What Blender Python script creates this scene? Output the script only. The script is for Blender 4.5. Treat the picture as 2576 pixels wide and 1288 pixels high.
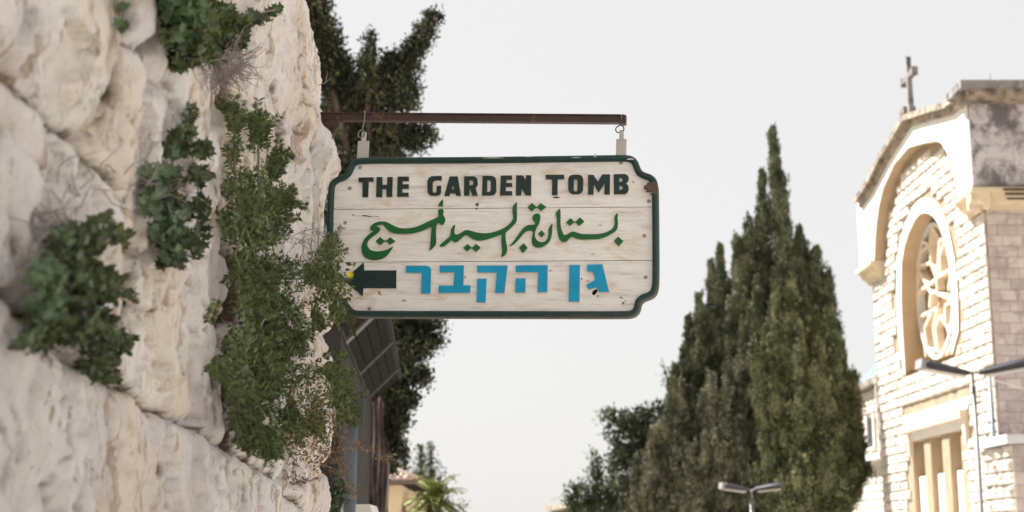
import bpy, math, random
import numpy as np
from mathutils import Vector, Matrix, noise
from mathutils.geometry import tessellate_polygon

random.seed(7); rng = np.random.default_rng(11)
scene = bpy.context.scene
for o in list(bpy.data.objects): bpy.data.objects.remove(o)

# ------------------------------------------------------------------ camera
PITCH = math.radians(11.5); F = 3600.0; CX, CY = 1288.0, 644.0; CZ = 1.6
cam_d = bpy.data.cameras.new('camera'); cam = bpy.data.objects.new('camera', cam_d)
scene.collection.objects.link(cam); scene.camera = cam
cam.location = (0, 0, CZ); cam.rotation_euler = (math.pi / 2 + PITCH, 0, 0)
cam_d.sensor_width = 36; cam_d.lens = 36 * F / 2576; cam_d.clip_start = 0.05; cam_d.clip_end = 2000
cam_d.dof.use_dof = True; cam_d.dof.focus_distance = 6.05; cam_d.dof.aperture_fstop = 3.3; cam_d.dof.aperture_blades = 0

# ------------------------------------------------------------------ light
SUN = Vector((-0.62, 0.40, 0.98)).normalized()
EXPOSURE = 1.95
scene.view_settings.view_transform = 'Standard'; scene.view_settings.look = 'None'
scene.view_settings.gamma = 1; scene.view_settings.use_curve_mapping = False
scene.view_settings.exposure = EXPOSURE
scene.render.resolution_x = 1024; scene.render.resolution_y = 512
world = bpy.data.worlds.new('World'); scene.world = world; world.use_nodes = True
wn = world.node_tree; wn.nodes.clear()
sky = wn.nodes.new('ShaderNodeTexSky'); sky.sky_type = 'NISHITA'; sky.sun_disc = False
sky.sun_elevation = math.asin(SUN.z); sky.sun_rotation = math.atan2(SUN.x, SUN.y)
sky.dust_density = 5.0; sky.air_density = 1.0; sky.altitude = 700
wmix = wn.nodes.new('ShaderNodeMix'); wmix.data_type = 'RGBA'; wmix.inputs[0].default_value = 0.95
wmix.inputs[7].default_value = (2.23, 2.18, 2.12, 1)       # even bright haze covering the sky
bg = wn.nodes.new('ShaderNodeBackground'); bg.inputs[1].default_value = 0.1
wo = wn.nodes.new('ShaderNodeOutputWorld')
wn.links.new(sky.outputs[0], wmix.inputs[6]); wn.links.new(wmix.outputs[2], bg.inputs[0]); wn.links.new(bg.outputs[0], wo.inputs[0])
sd = bpy.data.lights.new('sun', 'SUN'); sd.energy = 5.0; sd.angle = math.radians(0.5); sd.color = (1, 0.985, 0.96)
so = bpy.data.objects.new('sun', sd); scene.collection.objects.link(so)
so.rotation_euler = SUN.to_track_quat('Z', 'Y').to_euler(); so.location = (-20, 10, 25)
scene.cycles.max_bounces = 6; scene.cycles.diffuse_bounces = 4; scene.cycles.transparent_max_bounces = 8

# ------------------------------------------------------------------ pixel -> place helpers (2576 x 1288 grid of the photo)
FW = Vector((0, math.cos(PITCH), math.sin(PITCH))); UP = Vector((0, -math.sin(PITCH), math.cos(PITCH))); CAM = Vector((0, 0, CZ))
def ray(px, py): return FW + Vector((1, 0, 0)) * ((px - CX) / F) + UP * (-(py - CY) / F)
def at(px, py, Y):
    d = ray(px, py); return CAM + d * (Y / d.y)
def onplane(px, py, p0, n):
    d = ray(px, py); return CAM + d * ((p0 - CAM).dot(n) / d.dot(n))
def proj(x, y, z):
    zz = z - CZ; dep = y * FW.y + zz * FW.z; return CX + F * x / dep, CY - F * (y * UP.y + zz * UP.z) / dep
def ground_z(y): return -0.03 * max(0.0, y) if y < 400 else -12

# ------------------------------------------------------------------ objects
COL = scene.collection
def props(o, label=None, cat=None, group=None, kind=None):
    for k, v in (('label', label), ('category', cat), ('group', group), ('kind', kind)):
        if v: o[k] = v
    return o
def link(o, parent=None):
    COL.objects.link(o)
    if parent is not None: o.parent = parent
    return o
def thing(name, loc, label, cat, group=None, rot=None):
    o = bpy.data.objects.new(name, None); link(o); o.location = loc; o.empty_display_size = 0.2
    if rot is not None: o.matrix_world = rot
    props(o, label, cat, group); o['_m'] = 0; del o['_m']
    ROOTM[o.name] = (rot.copy() if rot is not None else Matrix.Translation(Vector(loc)))
    return o
ROOTM = {}
def place(o, root, M=None):
    """child whose mesh is in world coordinates (or has world matrix M) under root (or a part of root at identity offset)"""
    base = root
    acc = Matrix.Identity(4)
    chain = []
    while base is not None: chain.append(base); base = base.parent
    W = ROOTM.get(chain[-1].name, Matrix.Identity(4))
    if len(chain) > 1:
        W = ROOTM[chain[-1].name]
        for c in reversed(chain[:-1]): W = W @ c.matrix_basis
    o.matrix_basis = W.inverted() @ (M if M is not None else Matrix.Identity(4))
    link(o, root); return o

class MB:
    def __init__(s): s.v = []; s.f = []; s.m = []
    def add(s, vs, fs, mi=0):
        b = len(s.v); s.v += [tuple(x) for x in vs]
        for f in fs: s.f.append(tuple(b + i for i in f)); s.m.append(mi)
    def box(s, c, size, R=None, mi=0, taper=1.0):
        x, y, z = [k / 2 for k in size]; pts = []
        for dz in (-z, z):
            k = taper if dz > 0 else 1
            for dx, dy in ((-x, -y), (x, -y), (x, y), (-x, y)): pts.append(Vector((dx * k, dy * k, dz)))
        if R is not None: pts = [R @ p for p in pts]
        s.add([Vector(c) + p for p in pts], [(3, 2, 1, 0), (4, 5, 6, 7), (0, 1, 5, 4), (1, 2, 6, 5), (2, 3, 7, 6), (3, 0, 4, 7)], mi)
    def beam(s, a, b, w, h, up=Vector((0, 0, 1)), mi=0):
        a, b = Vector(a), Vector(b); d = (b - a); L = d.length; d.normalize()
        u = d.cross(up); u = u.normalized() if u.length > 1e-5 else Vector((1, 0, 0)); n = u.cross(d)
        pts = [p + u * i * w / 2 + n * j * h / 2 for p in (a, b) for i, j in ((-1, -1), (1, -1), (1, 1), (-1, 1))]
        s.add(pts, [(3, 2, 1, 0), (4, 5, 6, 7), (0, 1, 5, 4), (1, 2, 6, 5), (2, 3, 7, 6), (3, 0, 4, 7)], mi)
    def tube(s, pts, radii, n=8, mi=0, caps=True):
        pts = [Vector(p) for p in pts]
        if not hasattr(radii, '__len__'): radii = [radii] * len(pts)
        b = len(s.v); prev = None
        for i, p in enumerate(pts):
            d = (pts[min(i + 1, len(pts) - 1)] - pts[max(i - 1, 0)]).normalized()
            if prev is None: u = d.orthogonal().normalized()
            else:
                u = prev - d * prev.dot(d); u = u.normalized() if u.length > 1e-6 else d.orthogonal().normalized()
            prev = u; w = d.cross(u)
            for k in range(n):
                a = 2 * math.pi * k / n; s.v.append(tuple(p + (u * math.cos(a) + w * math.sin(a)) * radii[i]))
        for i in range(len(pts) - 1):
            for k in range(n):
                s.f.append((b + i * n + k, b + i * n + (k + 1) % n, b + (i + 1) * n + (k + 1) % n, b + (i + 1) * n + k)); s.m.append(mi)
        if caps:
            s.f.append(tuple(b + k for k in reversed(range(n)))); s.m.append(mi)
            s.f.append(tuple(b + (len(pts) - 1) * n + k for k in range(n))); s.m.append(mi)
    def prism(s, loops, to3, t0, t1, mi=0, ms=None, back=True):
        """loops: outer + holes of 2D points; to3(x,y,t)->Vector ; front at t1"""
        ms = mi if ms is None else ms
        flat = [p for l in loops for p in l]
        tris = tessellate_polygon([[Vector((p[0], p[1], 0)) for p in l] for l in loops])
        def nrm(t):
            a, b, c = (Vector((flat[i][0], flat[i][1], 0)) for i in t); return (b - a).cross(c - a).z
        tris = [t if nrm(t) > 0 else tuple(reversed(t)) for t in tris if abs(nrm(t)) > 1e-12]
        ax = to3(1, 0, 0) - to3(0, 0, 0); ay = to3(0, 1, 0) - to3(0, 0, 0); at_ = to3(0, 0, 1) - to3(0, 0, 0)
        flip = ax.cross(ay).dot(at_) * (t1 - t0) < 0
        b = len(s.v); N = len(flat)
        s.v += [tuple(to3(p[0], p[1], t1)) for p in flat]; s.v += [tuple(to3(p[0], p[1], t0)) for p in flat]
        for t in tris:
            s.f.append(tuple(b + i for i in (reversed(t) if flip else t))); s.m.append(mi)
            if back: s.f.append(tuple(b + N + i for i in (t if flip else reversed(t)))); s.m.append(mi)
        o = 0
        for li, l in enumerate(loops):
            n = len(l); A = sum(l[i][0] * l[(i + 1) % n][1] - l[(i + 1) % n][0] * l[i][1] for i in range(n))
            ccw = (A > 0) != (li > 0)
            for i in range(n):
                j = (i + 1) % n; q = (b + o + i, b + N + o + i, b + N + o + j, b + o + j)
                if not ccw: q = tuple(reversed(q))
                if flip: q = tuple(reversed(q))
                s.f.append(q); s.m.append(ms)
            o += n
    def mesh(s, name, mats, smooth=False):
        me = bpy.data.meshes.new(name); me.from_pydata(s.v, [], s.f)
        for m in (mats if isinstance(mats, (list, tuple)) else [mats]): me.materials.append(m)
        me.polygons.foreach_set('material_index', s.m)
        me.polygons.foreach_set('use_smooth', [smooth] * len(s.f)); me.update(); return me
    def build(s, name, mats, root=None, smooth=False, M=None):
        o = bpy.data.objects.new(name, s.mesh(name, mats, smooth))
        return place(o, root, M) if root is not None else link(o)
def mesh_np(name, V, faces, m, smooth=True):
    me = bpy.data.meshes.new(name); k = faces.shape[1]
    me.vertices.add(len(V)); me.vertices.foreach_set('co', V.astype(np.float32).ravel())
    me.loops.add(faces.size); me.loops.foreach_set('vertex_index', faces.astype(np.int32).ravel())
    me.polygons.add(len(faces)); me.polygons.foreach_set('loop_start', np.arange(len(faces), dtype=np.int32) * k)
    me.polygons.foreach_set('use_smooth', [smooth] * len(faces))
    me.materials.append(m); me.update(calc_edges=True); me.validate(); return me

# ------------------------------------------------------------------ materials
class NT:
    def __init__(s, name, rough=0.85, spec=0.3):
        s.m = bpy.data.materials.new(name); s.m.use_nodes = True; s.t = s.m.node_tree; s.b = s.t.nodes['Principled BSDF']
        s.b.inputs['Roughness'].default_value = rough; s.b.inputs['Specular IOR Level'].default_value = spec
        s.tc = s.t.nodes.new('ShaderNodeTexCoord').outputs['Object']
    def L(s, a, b): s.t.links.new(a, b)
    def map(s, scale, rot=(0, 0, 0), vec=None):
        n = s.t.nodes.new('ShaderNodeMapping'); n.inputs['Scale'].default_value = scale; n.inputs['Rotation'].default_value = rot
        s.L(vec or s.tc, n.inputs['Vector']); return n.outputs[0]
    def noise(s, scale, detail=4, vec=None, rough=0.55, dist=0.0):
        n = s.t.nodes.new('ShaderNodeTexNoise'); n.inputs['Scale'].default_value = scale; n.inputs['Detail'].default_value = detail
        n.inputs['Roughness'].default_value = rough; n.inputs['Distortion'].default_value = dist
        s.L(vec or s.tc, n.inputs['Vector']); return n.outputs['Fac']
    def vor(s, scale, vec=None, out='Distance'):
        n = s.t.nodes.new('ShaderNodeTexVoronoi'); n.inputs['Scale'].default_value = scale
        s.L(vec or s.tc, n.inputs['Vector']); return n.outputs[out]
    def ramp(s, fac, *stops):
        n = s.t.nodes.new('ShaderNodeValToRGB'); e = n.color_ramp.elements
        while len(e) < len(stops): e.new(0.5)
        for i, (p, c) in enumerate(stops):
            e[i].position = p; e[i].color = (c, c, c, 1) if not hasattr(c, '__len__') else (*c, 1)
        s.L(fac, n.inputs[0]); return n.outputs[0]
    def mix(s, fac, a, b, mode='MIX'):
        n = s.t.nodes.new('ShaderNodeMix'); n.data_type = 'RGBA'; n.blend_type = mode
        for v, i in ((fac, 0), (a, 6), (b, 7)):
            if hasattr(v, 'links') or hasattr(v, 'is_linked'): s.L(v, n.inputs[i])
            elif i == 0: n.inputs[0].default_value = v
            else: n.inputs[i].default_value = (*v, 1)
        return n.outputs[2]
    def math(s, op, a, b=0.5):
        n = s.t.nodes.new('ShaderNodeMath'); n.operation = op
        for v, i in ((a, 0), (b, 1)):
            if hasattr(v, 'is_linked'): s.L(v, n.inputs[i])
            else: n.inputs[i].default_value = v
        return n.outputs[0]
    def rand(s): return s.t.nodes.new('ShaderNodeObjectInfo').outputs['Random']
    def island(s): return s.t.nodes.new('ShaderNodeNewGeometry').outputs['Random Per Island']
    def col(s, c):
        if hasattr(c, 'is_linked'): s.L(c, s.b.inputs['Base Color'])
        else: s.b.inputs['Base Color'].default_value = (*c, 1)
        return s
    def bump(s, h, strength=0.5, dist=0.01):
        n = s.t.nodes.new('ShaderNodeBump'); n.inputs['Strength'].default_value = strength; n.inputs['Distance'].default_value = dist
        s.L(h, n.inputs['Height']); s.L(n.outputs[0], s.b.inputs['Normal']); return s

def m_rock():
    n = NT('wall_limestone', 0.9, 0.2)
    st = n.map((1.0, 1.0, 0.32)); st2 = n.map((1.0, 1.0, 0.16))
    c = n.ramp(n.noise(1.8, 6, st, 0.62), (0.36, (0.68, 0.62, 0.62)), (0.45, (0.83, 0.77, 0.745)), (0.56, (0.89, 0.85, 0.825)), (0.66, (0.78, 0.745, 0.775)))
    c = n.mix(n.ramp(n.noise(2.3, 6, n.map((1, 1.1, .45), (0, 0, 0.4)), 0.66, 0.6), (0.50, 0), (0.60, 0.55)), c, (0.80, 0.62, 0.41))
    c = n.mix(n.ramp(n.noise(3.1, 6, n.map((1, 1, .5), (0.5, 0, 0.9)), 0.66), (0.54, 0), (0.66, 0.5)), c, (0.56, 0.52, 0.56))
    c = n.mix(n.ramp(n.noise(9, 8, st2, 0.72, 0.9), (0.545, 0), (0.605, 0.85)), c, (0.36, 0.23, 0.13))
    c = n.mix(n.ramp(n.noise(30, 6, n.map((1, 1, .4)), 0.75), (0.60, 0), (0.66, 0.8)), c, (0.14, 0.095, 0.06))
    c = n.mix(n.ramp(n.noise(90, 3), (0.40, 0.2), (0.6, 0)), c, (0.9, 0.85, 0.78))
    c = n.mix(0.15, c, n.ramp(n.rand(), (0, (0.60, 0.54, 0.52)), (0.5, (0.84, 0.77, 0.70)), (1, (0.76, 0.71, 0.72))))
    at_ = n.t.nodes.new('ShaderNodeAttribute'); at_.attribute_name = 'crevice_shade'
    c = n.mix(n.math('MULTIPLY', at_.outputs['Fac'], n.ramp(n.noise(14, 5), (.36, .25), (.5, 1))), c, (0.13, 0.09, 0.06))  # dark brown paints the missing shade into joints, cracks and pits
    n.col(c)
    h = n.math('ADD', n.noise(26, 8, st, 0.7), n.math('MULTIPLY', n.noise(120, 4), 0.35))
    return n.bump(h, .9, 0.03).m
def m_leaf(name, a, b, c=None, rough=0.55, trans=0.0):
    n = NT(name, rough, 0.35)
    col = n.ramp(n.island(), (0, a), (0.6, b), (1, c or b))
    col = n.mix(n.ramp(n.noise(2.2, 3), (0.42, 0), (0.62, 0.55)), col, tuple(x * 0.62 for x in a))
    return n.col(col).m
def m_leafobj(name, a, b):
    n = NT(name, 0.5, 0.35); return n.col(n.ramp(n.rand(), (0, a), (1, b))).m
def m_plain(name, c, rough=0.6, spec=0.4, var=0.25, scale=8, metal=0.0):
    n = NT(name, rough, spec); n.b.inputs['Metallic'].default_value = metal
    n.col(n.mix(n.ramp(n.noise(scale, 5), (0.35, 0), (0.7, 1)), c, tuple(x * (1 - var) for x in c))); n.bump(n.noise(scale * 8, 3), 0.15, 0.003); return n.m
def m_stone(name, a, b, stain=None, bump=0.6, sc=1.5, per=0.5):
    n = NT(name, 0.9, 0.2); n.tc = n.t.nodes.new('ShaderNodeNewGeometry').outputs['Position']
    c = n.ramp(n.noise(sc * 2, 6, None, 0.6), (0.35, a), (0.65, b))
    c = n.mix(per * 0.5, c, n.ramp(n.rand(), (0, tuple(x * 0.72 for x in a)), (1, tuple(min(1, x * 1.2) for x in b))))
    if stain: c = n.mix(n.ramp(n.noise(sc * 1.3, 8, None, 0.7, 0.4), (0.47, 0), (0.60, 0.9)), c, stain)
    n.col(c); return n.bump(n.noise(sc * 16, 6, None, 0.65), bump, 0.03).m
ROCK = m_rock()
STONE = m_stone('church_rough_limestone', (0.43, 0.385, 0.325), (0.52, 0.475, 0.41), None, 0.8)
SMOOTH = m_stone('church_dressed_limestone', (0.56, 0.535, 0.49), (0.61, 0.585, 0.54), None, 0.15, 1.0)
REVEAL = m_stone('church_shade_tinted_limestone', (0.36, 0.26, 0.16), (0.42, 0.31, 0.20), None, 0.15, 1.0)  # same limestone with shade and warm bounce put into its brown colour
PINK = m_stone('church_pink_ashlar', (0.41, 0.35, 0.315), (0.48, 0.42, 0.385), (0.30, 0.25, 0.24), 0.3, 1.6, 0.9)
MORTAR = m_stone('pink_mortar', (0.36, 0.22, 0.18), (0.42, 0.27, 0.22), None, 0.2)
DIRTY = m_stone('weathered_grey_ashlar', (0.38, 0.345, 0.35), (0.46, 0.42, 0.42), (0.085, 0.08, 0.085), 0.12, 1.3)
TRAC = m_stone('tracery_limestone', (0.62, 0.51, 0.38), (0.68, 0.57, 0.44), None, 0.15, 1.0)  # warm tint stands in for bounced light on shaded bar sides and hood
CORNICE = m_stone('weathered_cornice_stone', (0.22, 0.18, 0.135), (0.34, 0.28, 0.21), (0.08, 0.07, 0.055), 0.3, 2.0)
CAPST = m_stone('grey_cap_stone', (0.15, 0.14, 0.13), (0.24, 0.22, 0.205), (0.05, 0.045, 0.045), 0.3, 2.0)
LAMPDARK = m_plain('lamp_dark_lens', (0.018, 0.019, 0.026), 0.5, 0.5)
LAMPGREY = m_plain('lamp_grey_metal', (0.13, 0.125, 0.12), 0.5, 0.5)
GALV = m_plain('galvanised_steel', (0.10, 0.115, 0.14), 0.45, 0.5, 0.2, 5)
BLUEMET = m_plain('blue_grey_sheet', (0.22, 0.28, 0.36), 0.5)
DARKWOOD = m_plain('dark_shed_boards', (0.022, 0.019, 0.017), 0.95, 0.05, 0.45, 3)
DARKMET = m_plain('dark_grey_cladding', (0.050, 0.046, 0.045), 0.9, 0.1, 0.3, 2)
RAIL = m_plain('weathered_rail', (0.10, 0.095, 0.09), 0.6)
BARK = m_stone('cypress_bark', (0.055, 0.038, 0.034), (0.10, 0.072, 0.065), (0.025, 0.018, 0.016), 0.9, 2.0)
TWIG = m_plain('dry_twig', (0.22, 0.16, 0.12), 0.8, 0.2)
GREYTWIG = m_plain('grey_twig', (0.30, 0.25, 0.24), 0.8, 0.2)
STEM = m_plain('green_stem', (0.16, 0.19, 0.08), 0.6, 0.2)

# ------------------------------------------------------------------ ground, road, pavements
def sheet(name, x0, x1, y0, y1, dz, m, th=None):
    b = MB(); ys = [y0, y1]
    P = [(x0, y0, ground_z(y0) + dz), (x1, y0, ground_z(y0) + dz), (x1, y1, ground_z(y1) + dz), (x0, y1, ground_z(y1) + dz)]
    if y0 < 0: 
        P = [(x0, y0, dz), (x1, y0, dz), (x1, 0, dz), (x0, 0, dz), (x1, y1, ground_z(y1) + dz), (x0, y1, ground_z(y1) + dz)]
        b.add(P, [(0, 1, 2, 3), (3, 2, 4, 5)])
        if th: 
            Q = [(p[0], p[1], p[2] - th) for p in P]; b.add(P + Q, [(1, 7, 8, 2), (2, 8, 10, 4), (3, 9, 6, 0), (5, 11, 9, 3)])
    else: b.add(P, [(0, 1, 2, 3)])
    o = b.build(name, m); o['kind'] = 'structure'; return o
GROUND = m_stone('dry_earth', (0.30, 0.26, 0.21), (0.38, 0.33, 0.27)); ASPH = m_stone('asphalt', (0.05, 0.05, 0.05), (0.07, 0.07, 0.068), None, 0.3, 3)
PAVE = m_stone('pale_paving', (0.52, 0.48, 0.43), (0.60, 0.56, 0.50), None, 0.2, 2)
sheet('ground', -400, 400, -400, 399, -0.01, GROUND)
sheet('road', 2.6, 6.0, -60, 200, 0.0, ASPH)
sheet('pavement', -1.2, 2.6, -60, 200, 0.12, PAVE, 0.12)
sheet('pavement', 6.0, 9.9, -60, 200, 0.12, PAVE, 0.12)

# ------------------------------------------------------------------ the rough stone wall on the left
SIL = [(-400, 735), (-50, 750), (0, 758), (60, 768), (85, 786), (120, 796), (150, 800), (200, 804), (240, 801), (300, 812), (340, 824), (362, 832), (380, 848), (405, 857), (430, 858), (450, 838), (480, 822), (560, 815), (700, 818), (760, 832), (790, 836), (815, 828), (836, 806), (870, 822), (910, 834), (960, 834), (1079, 831), (1139, 825), (1169, 804), (1195, 818), (1212, 825), (1250, 828), (1288, 823), (1500, 815), (3000, 810)]
SY = np.array([s[0] for s in SIL], float); SX = np.array([s[1] for s in SIL], float)
YREF, XW = 6.4, -0.9
def xs_of_z(z):                                # silhouette x for height z at YREF
    dep = YREF * FW.y + (z - CZ) * FW.z; py = CY - F * (YREF * UP.y + (z - CZ) * UP.z) / dep
    return (np.interp(py, SY, SX) - CX) / F * dep
def sstep(a, b, x): t = np.clip((x - a) / (b - a), 0, 1); return t * t * (3 - 2 * t)
def base_x(Y, z):
    k = sstep(4.9, 6.3, Y); x = XW * (1 - k) + (xs_of_z(z) - 0.012) * k
    return x - np.clip(Y - 6.42, 0, 9) ** 2 * 1.6
def wallpt(px, py):
    X = XW; d = ray(px, py)
    for _ in range(8):
        k = X / d.x; p = CAM + d * k
        X = float(base_x(min(p.y, 6.4), p.z))
    return p.y, p.z
JO = [  # (points in photo grid, depth, width)
 ([(-60, 20), (0, 95), (60, 180), (110, 262), (170, 335), (215, 378), (235, 430), (290, 520), (315, 590), (340, 650), (345, 760), (318, 880), (330, 975)], .075, .022),
 ([(255, -300), (262, 0), (262, 110), (250, 250), (238, 330), (215, 380)], .05, .018),
 ([(262, 110), (300, 140), (345, 200), (364, 250), (374, 285), (395, 335), (420, 400), (432, 470), (400, 560), (345, 640)], .05, .02),
 ([(375, -300), (378, 0), (388, 60), (394, 120), (388, 185), (402, 250), (410, 340), (432, 440), (470, 520), (500, 560), (552, 560)], .06, .018),
 ([(572, -400), (566, 0), (563, 240), (568, 400), (571, 520), (552, 560), (588, 640), (594, 720), (580, 790), (552, 832), (566, 870), (571, 1000), (568, 1130)], .20, .030),
 ([(500, 560), (492, 620), (505, 700), (515, 770), (552, 832)], .03, .018),
 ([(-900, 520), (-300, 640), (0, 732), (45, 748), (150, 850), (240, 935), (330, 975), (372, 998), (400, 1030), (460, 1066), (520, 1096), (568, 1130), (640, 1180), (700, 1225), (770, 1288), (840, 1350)], .07, .018),
 ([(110, 830), (145, 944), (152, 1143), (168, 1300), (172, 1700)], .045, .022),
 ([(230, 940), (246, 1040), (240, 1150), (250, 1288), (250, 1600)], .03, .016),
 ([(395, 740), (398, 800), (393, 862)], .05, .010), ([(482, 890), (478, 960), (462, 1040)], .045, .012), ([(545, 900), (540, 1000), (538, 1100)], .05, .010),
 ([(280, 1000), (290, 1100), (330, 1200)], .02, .014), ([(420, 1060), (415, 1120), (440, 1180), (430, 1300)], .03, .012), ([(500, 1100), (520, 1180), (505, 1300)], .025, .012), ([(590, 1150), (600, 1220), (590, 1300)], .03, .012),
 ([(655, -100), (663, 100), (671, 182), (700, 255), (711, 346), (706, 450), (720, 560), (735, 640)], .06, .022),
 ([(765, 60), (769, 146), (773, 255), (791, 328), (818, 430), (812, 520), (800, 640), (812, 760)], .055, .018),
 ([(769, 268), (788, 266), (815, 270)], .02, .008), ([(735, 470), (748, 530), (742, 600)], .03, .014),
 ([(806, 836), (770, 850), (700, 900), (640, 1000), (571, 1060)], .05, .020),
 ([(723, 1060), (733, 1160), (722, 1240)], .05, .018), ([(722, 1214), (783, 1208), (808, 1180), (840, 1168)], .05, .016), ([(723, 1070), (770, 1100), (806, 1160)], .04, .014),
 ([(610, 200), (625, 330), (620, 470)], .03, .02), ([(60, 300), (130, 480), (150, 640)], .02, .03), ([(130, 60), (150, 220), (185, 330)], .02, .03), ([(450, 250), (470, 380), (520, 480)], .025, .02), ([(480, -40), (490, 120), (540, 300)], .025, .02),
]
def make_wall():
    root = thing('stone_wall', (XW - 0.4, 4.0, -0.1), 'rough pale limestone wall of huge uneven blocks along the left side', 'wall')
    segs = []
    for pts, dep, w in JO:
        q = [wallpt(*p) for p in pts]
        for a, b in zip(q, q[1:]): segs.append((a, b, dep, w))
    for zz in (0.55, 0.15):
        for a, b in zip(np.arange(0.8, 7.3, .5), np.arange(1.3, 7.8, .5)): segs.append(((a, zz + .05 * math.sin(a * 3)), (b, zz + .05 * math.sin(b * 3)), .06, .02))
    for a, (z0, z1) in ((1.6, (0.6, 2.4)), (2.05, (2.0, 5.0)), (1.2, (2.2, 5.0)), (3.0, (-.2, .6)), (4.4, (-.2, .55)), (5.6, (-.2, .5)), (2.6, (3.4, 5.1)), (4.1, (4.1, 5.1)), (5.4, (4.6, 5.1))):
        segs.append(((a, z0), (a + .08, z1), .06, .02))
    cpx = np.arange(-1500, 560, 5.0); Ya = XW * F / (cpx - CX) * 1.0
    Yb = np.arange(Ya[-1] + .012, 6.62, .0125); Yc = np.arange(6.65, 7.5, .06)
    Y = np.concatenate([Ya, Yb, Yc]); Z = np.arange(-0.30, 5.15, .0095)
    YY, ZZ = np.meshgrid(Y, Z, indexing='ij'); X = base_x(YY, ZZ)
    dmin = np.full(YY.shape, 9.0); gro = np.zeros(YY.shape)
    # wobble the coordinates so that joints are ragged
    wob = np.empty(YY.shape); wob2 = np.empty(YY.shape); fis = np.empty(YY.shape); mac = np.empty(YY.shape); fine = np.empty(YY.shape); cr2 = np.empty(YY.shape); pl = np.empty(YY.shape)
    for i in range(YY.shape[0]):
        y = Y[i]
        for j in range(YY.shape[1]):
            z = Z[j]; v = (y * 7, z * 7, 3.1); 
            w1 = noise.noise(v); wob[i, j] = w1; wob2[i, j] = noise.noise((y * 7, z * 7, 9.7))
            mac[i, j] = noise.fractal((y * 1.9, z * 1.1, 1.5), 0.8, 2.0, 3)
            fis[i, j] = noise.noise((y * 8 + w1 * .6, z * 1.7 + w1 * .5, 5.5)) + .5 * noise.noise((y * 19 + w1, z * 4.5, 7.5))
            dd, pp = noise.voronoi((y * 6.5 + w1 * .6, z * 1.35 + w1 * .35, .3)); q0 = pp[0]
            hsh = math.sin(q0.x * 12.9898 + q0.y * 78.233) * 43758.5453; hsh -= math.floor(hsh)
            pl[i, j] = (hsh - .5) * .040 + (y * 6.5 - q0.x) * (hsh * 7 % 1 - .5) * .045 - max(0, .07 - (dd[1] - dd[0])) * .16 * (.3 + hsh)
            cr2[i, j] = noise.fractal((y * 2.7 + w1 * .25, z * .9 + .4 * w1, 11.5), 0.7, 2.0, 3)
            fine[i, j] = noise.fractal((y * 17, z * 10, 2.2), 0.7, 2.1, 4)
    PY = YY + wob * .022; PZ = ZZ + wob2 * .022
    for (a, b, dep, w) in segs:
        lo = max(0, np.searchsorted(Y, min(a[0], b[0]) - .35)); hi = np.searchsorted(Y, max(a[0], b[0]) + .35)
        l2 = max(0, np.searchsorted(Z, min(a[1], b[1]) - .35)); h2 = np.searchsorted(Z, max(a[1], b[1]) + .35)
        if hi <= lo or h2 <= l2: continue
        sy = PY[lo:hi, l2:h2]; sz = PZ[lo:hi, l2:h2]; dy, dz = b[0] - a[0], b[1] - a[1]; LL = dy * dy + dz * dz + 1e-9
        t = np.clip(((sy - a[0]) * dy + (sz - a[1]) * dz) / LL, 0, 1)
        d = np.hypot(sy - a[0] - t * dy, sz - a[1] - t * dz)
        dmin[lo:hi, l2:h2] = np.minimum(dmin[lo:hi, l2:h2], d)
        gro[lo:hi, l2:h2] = np.maximum(gro[lo:hi, l2:h2], dep * .45 * np.exp(-(d / (w * .72)) ** 1.3))
    fe = 1 - sstep(5.6, 6.3, YY) * .65
    ridg = 1 - np.abs(fis) * 1.6
    terr = np.round(mac * 3.6 + wob * .12) / 3.6
    crk = np.clip(.055 - np.abs(fis), 0, 1) / .055 * np.clip((wob2 + .15) * 3, 0, 1); crk2 = np.clip(.035 - np.abs(cr2), 0, 1) / .035 * np.clip((mac + .1) * 3, 0, 1)
    h = -gro + .014 * fe * (1 - np.exp(-dmin / .035)) + (mac * .5 + terr * .5) * .042 * fe + fis * .020 * fe - crk * .018 * fe - crk2 * .024 + fine * .015 + np.maximum(cr2, 0) * .014 * fe + pl * (.35 + .65 * fe)
    pit = np.zeros(YY.shape)
    for (px, py, r, dp, st) in ((368, 258, .018, .09, 2.5), (215, 385, .022, .10, 1.6), (203, 300, .012, .05, 3), (387, 180, .016, .09, 4), (418, 168, .008, .03, 2), (2, 735, .02, .08, 1), (345, 985, .016, .07, .6), (425, 1045, .018, .08, .5), (445, 1060, .016, .08, .5), (615, 790 - 60, .01, .03, 1), (480, 715, .014, .04, 1.2), (408, 1180, .012, .05, 1), (772, 492, .016, .06, 1.6), (735, 480, .010, .03, 2), (755, 520, .008, .03, 1.5), (700, 235, .012, .03, 2.5), (715, 300, .010, .03, 4), (745, 240, .008, .03, 3), (690, 130, .010, .03, 2), (742, 150, .009, .03, 2), (480, 930, .010, .04, 5), (470, 1010, .010, .04, 4), (392, 800, .008, .05, 7), (540, 1000, .008, .05, 8), (585, 800, .012, .05, 2), (560, 745, .010, .03, 1.5), (250, 650, .014, .05, 3), (300, 480, .014, .06, 3), (60, 620, .02, .04, 2), (640, 400, .009, .03, 5), (610, 220, .008, .03, 4), (800, 600, .012, .04, 3), (770, 960, .010, .04, 2), (745, 1180, .010, .04, 2)):
        y0, z0 = wallpt(px, py); r = r * y0 / 3.4; e = np.exp(-(((PY - y0) / r) ** 2 + ((PZ - z0) / (r * st)) ** 2)); h = h - dp * .5 * e; pit = np.maximum(pit, e)
    X = X + h
    V = np.stack([X, YY, ZZ], -1)
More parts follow.
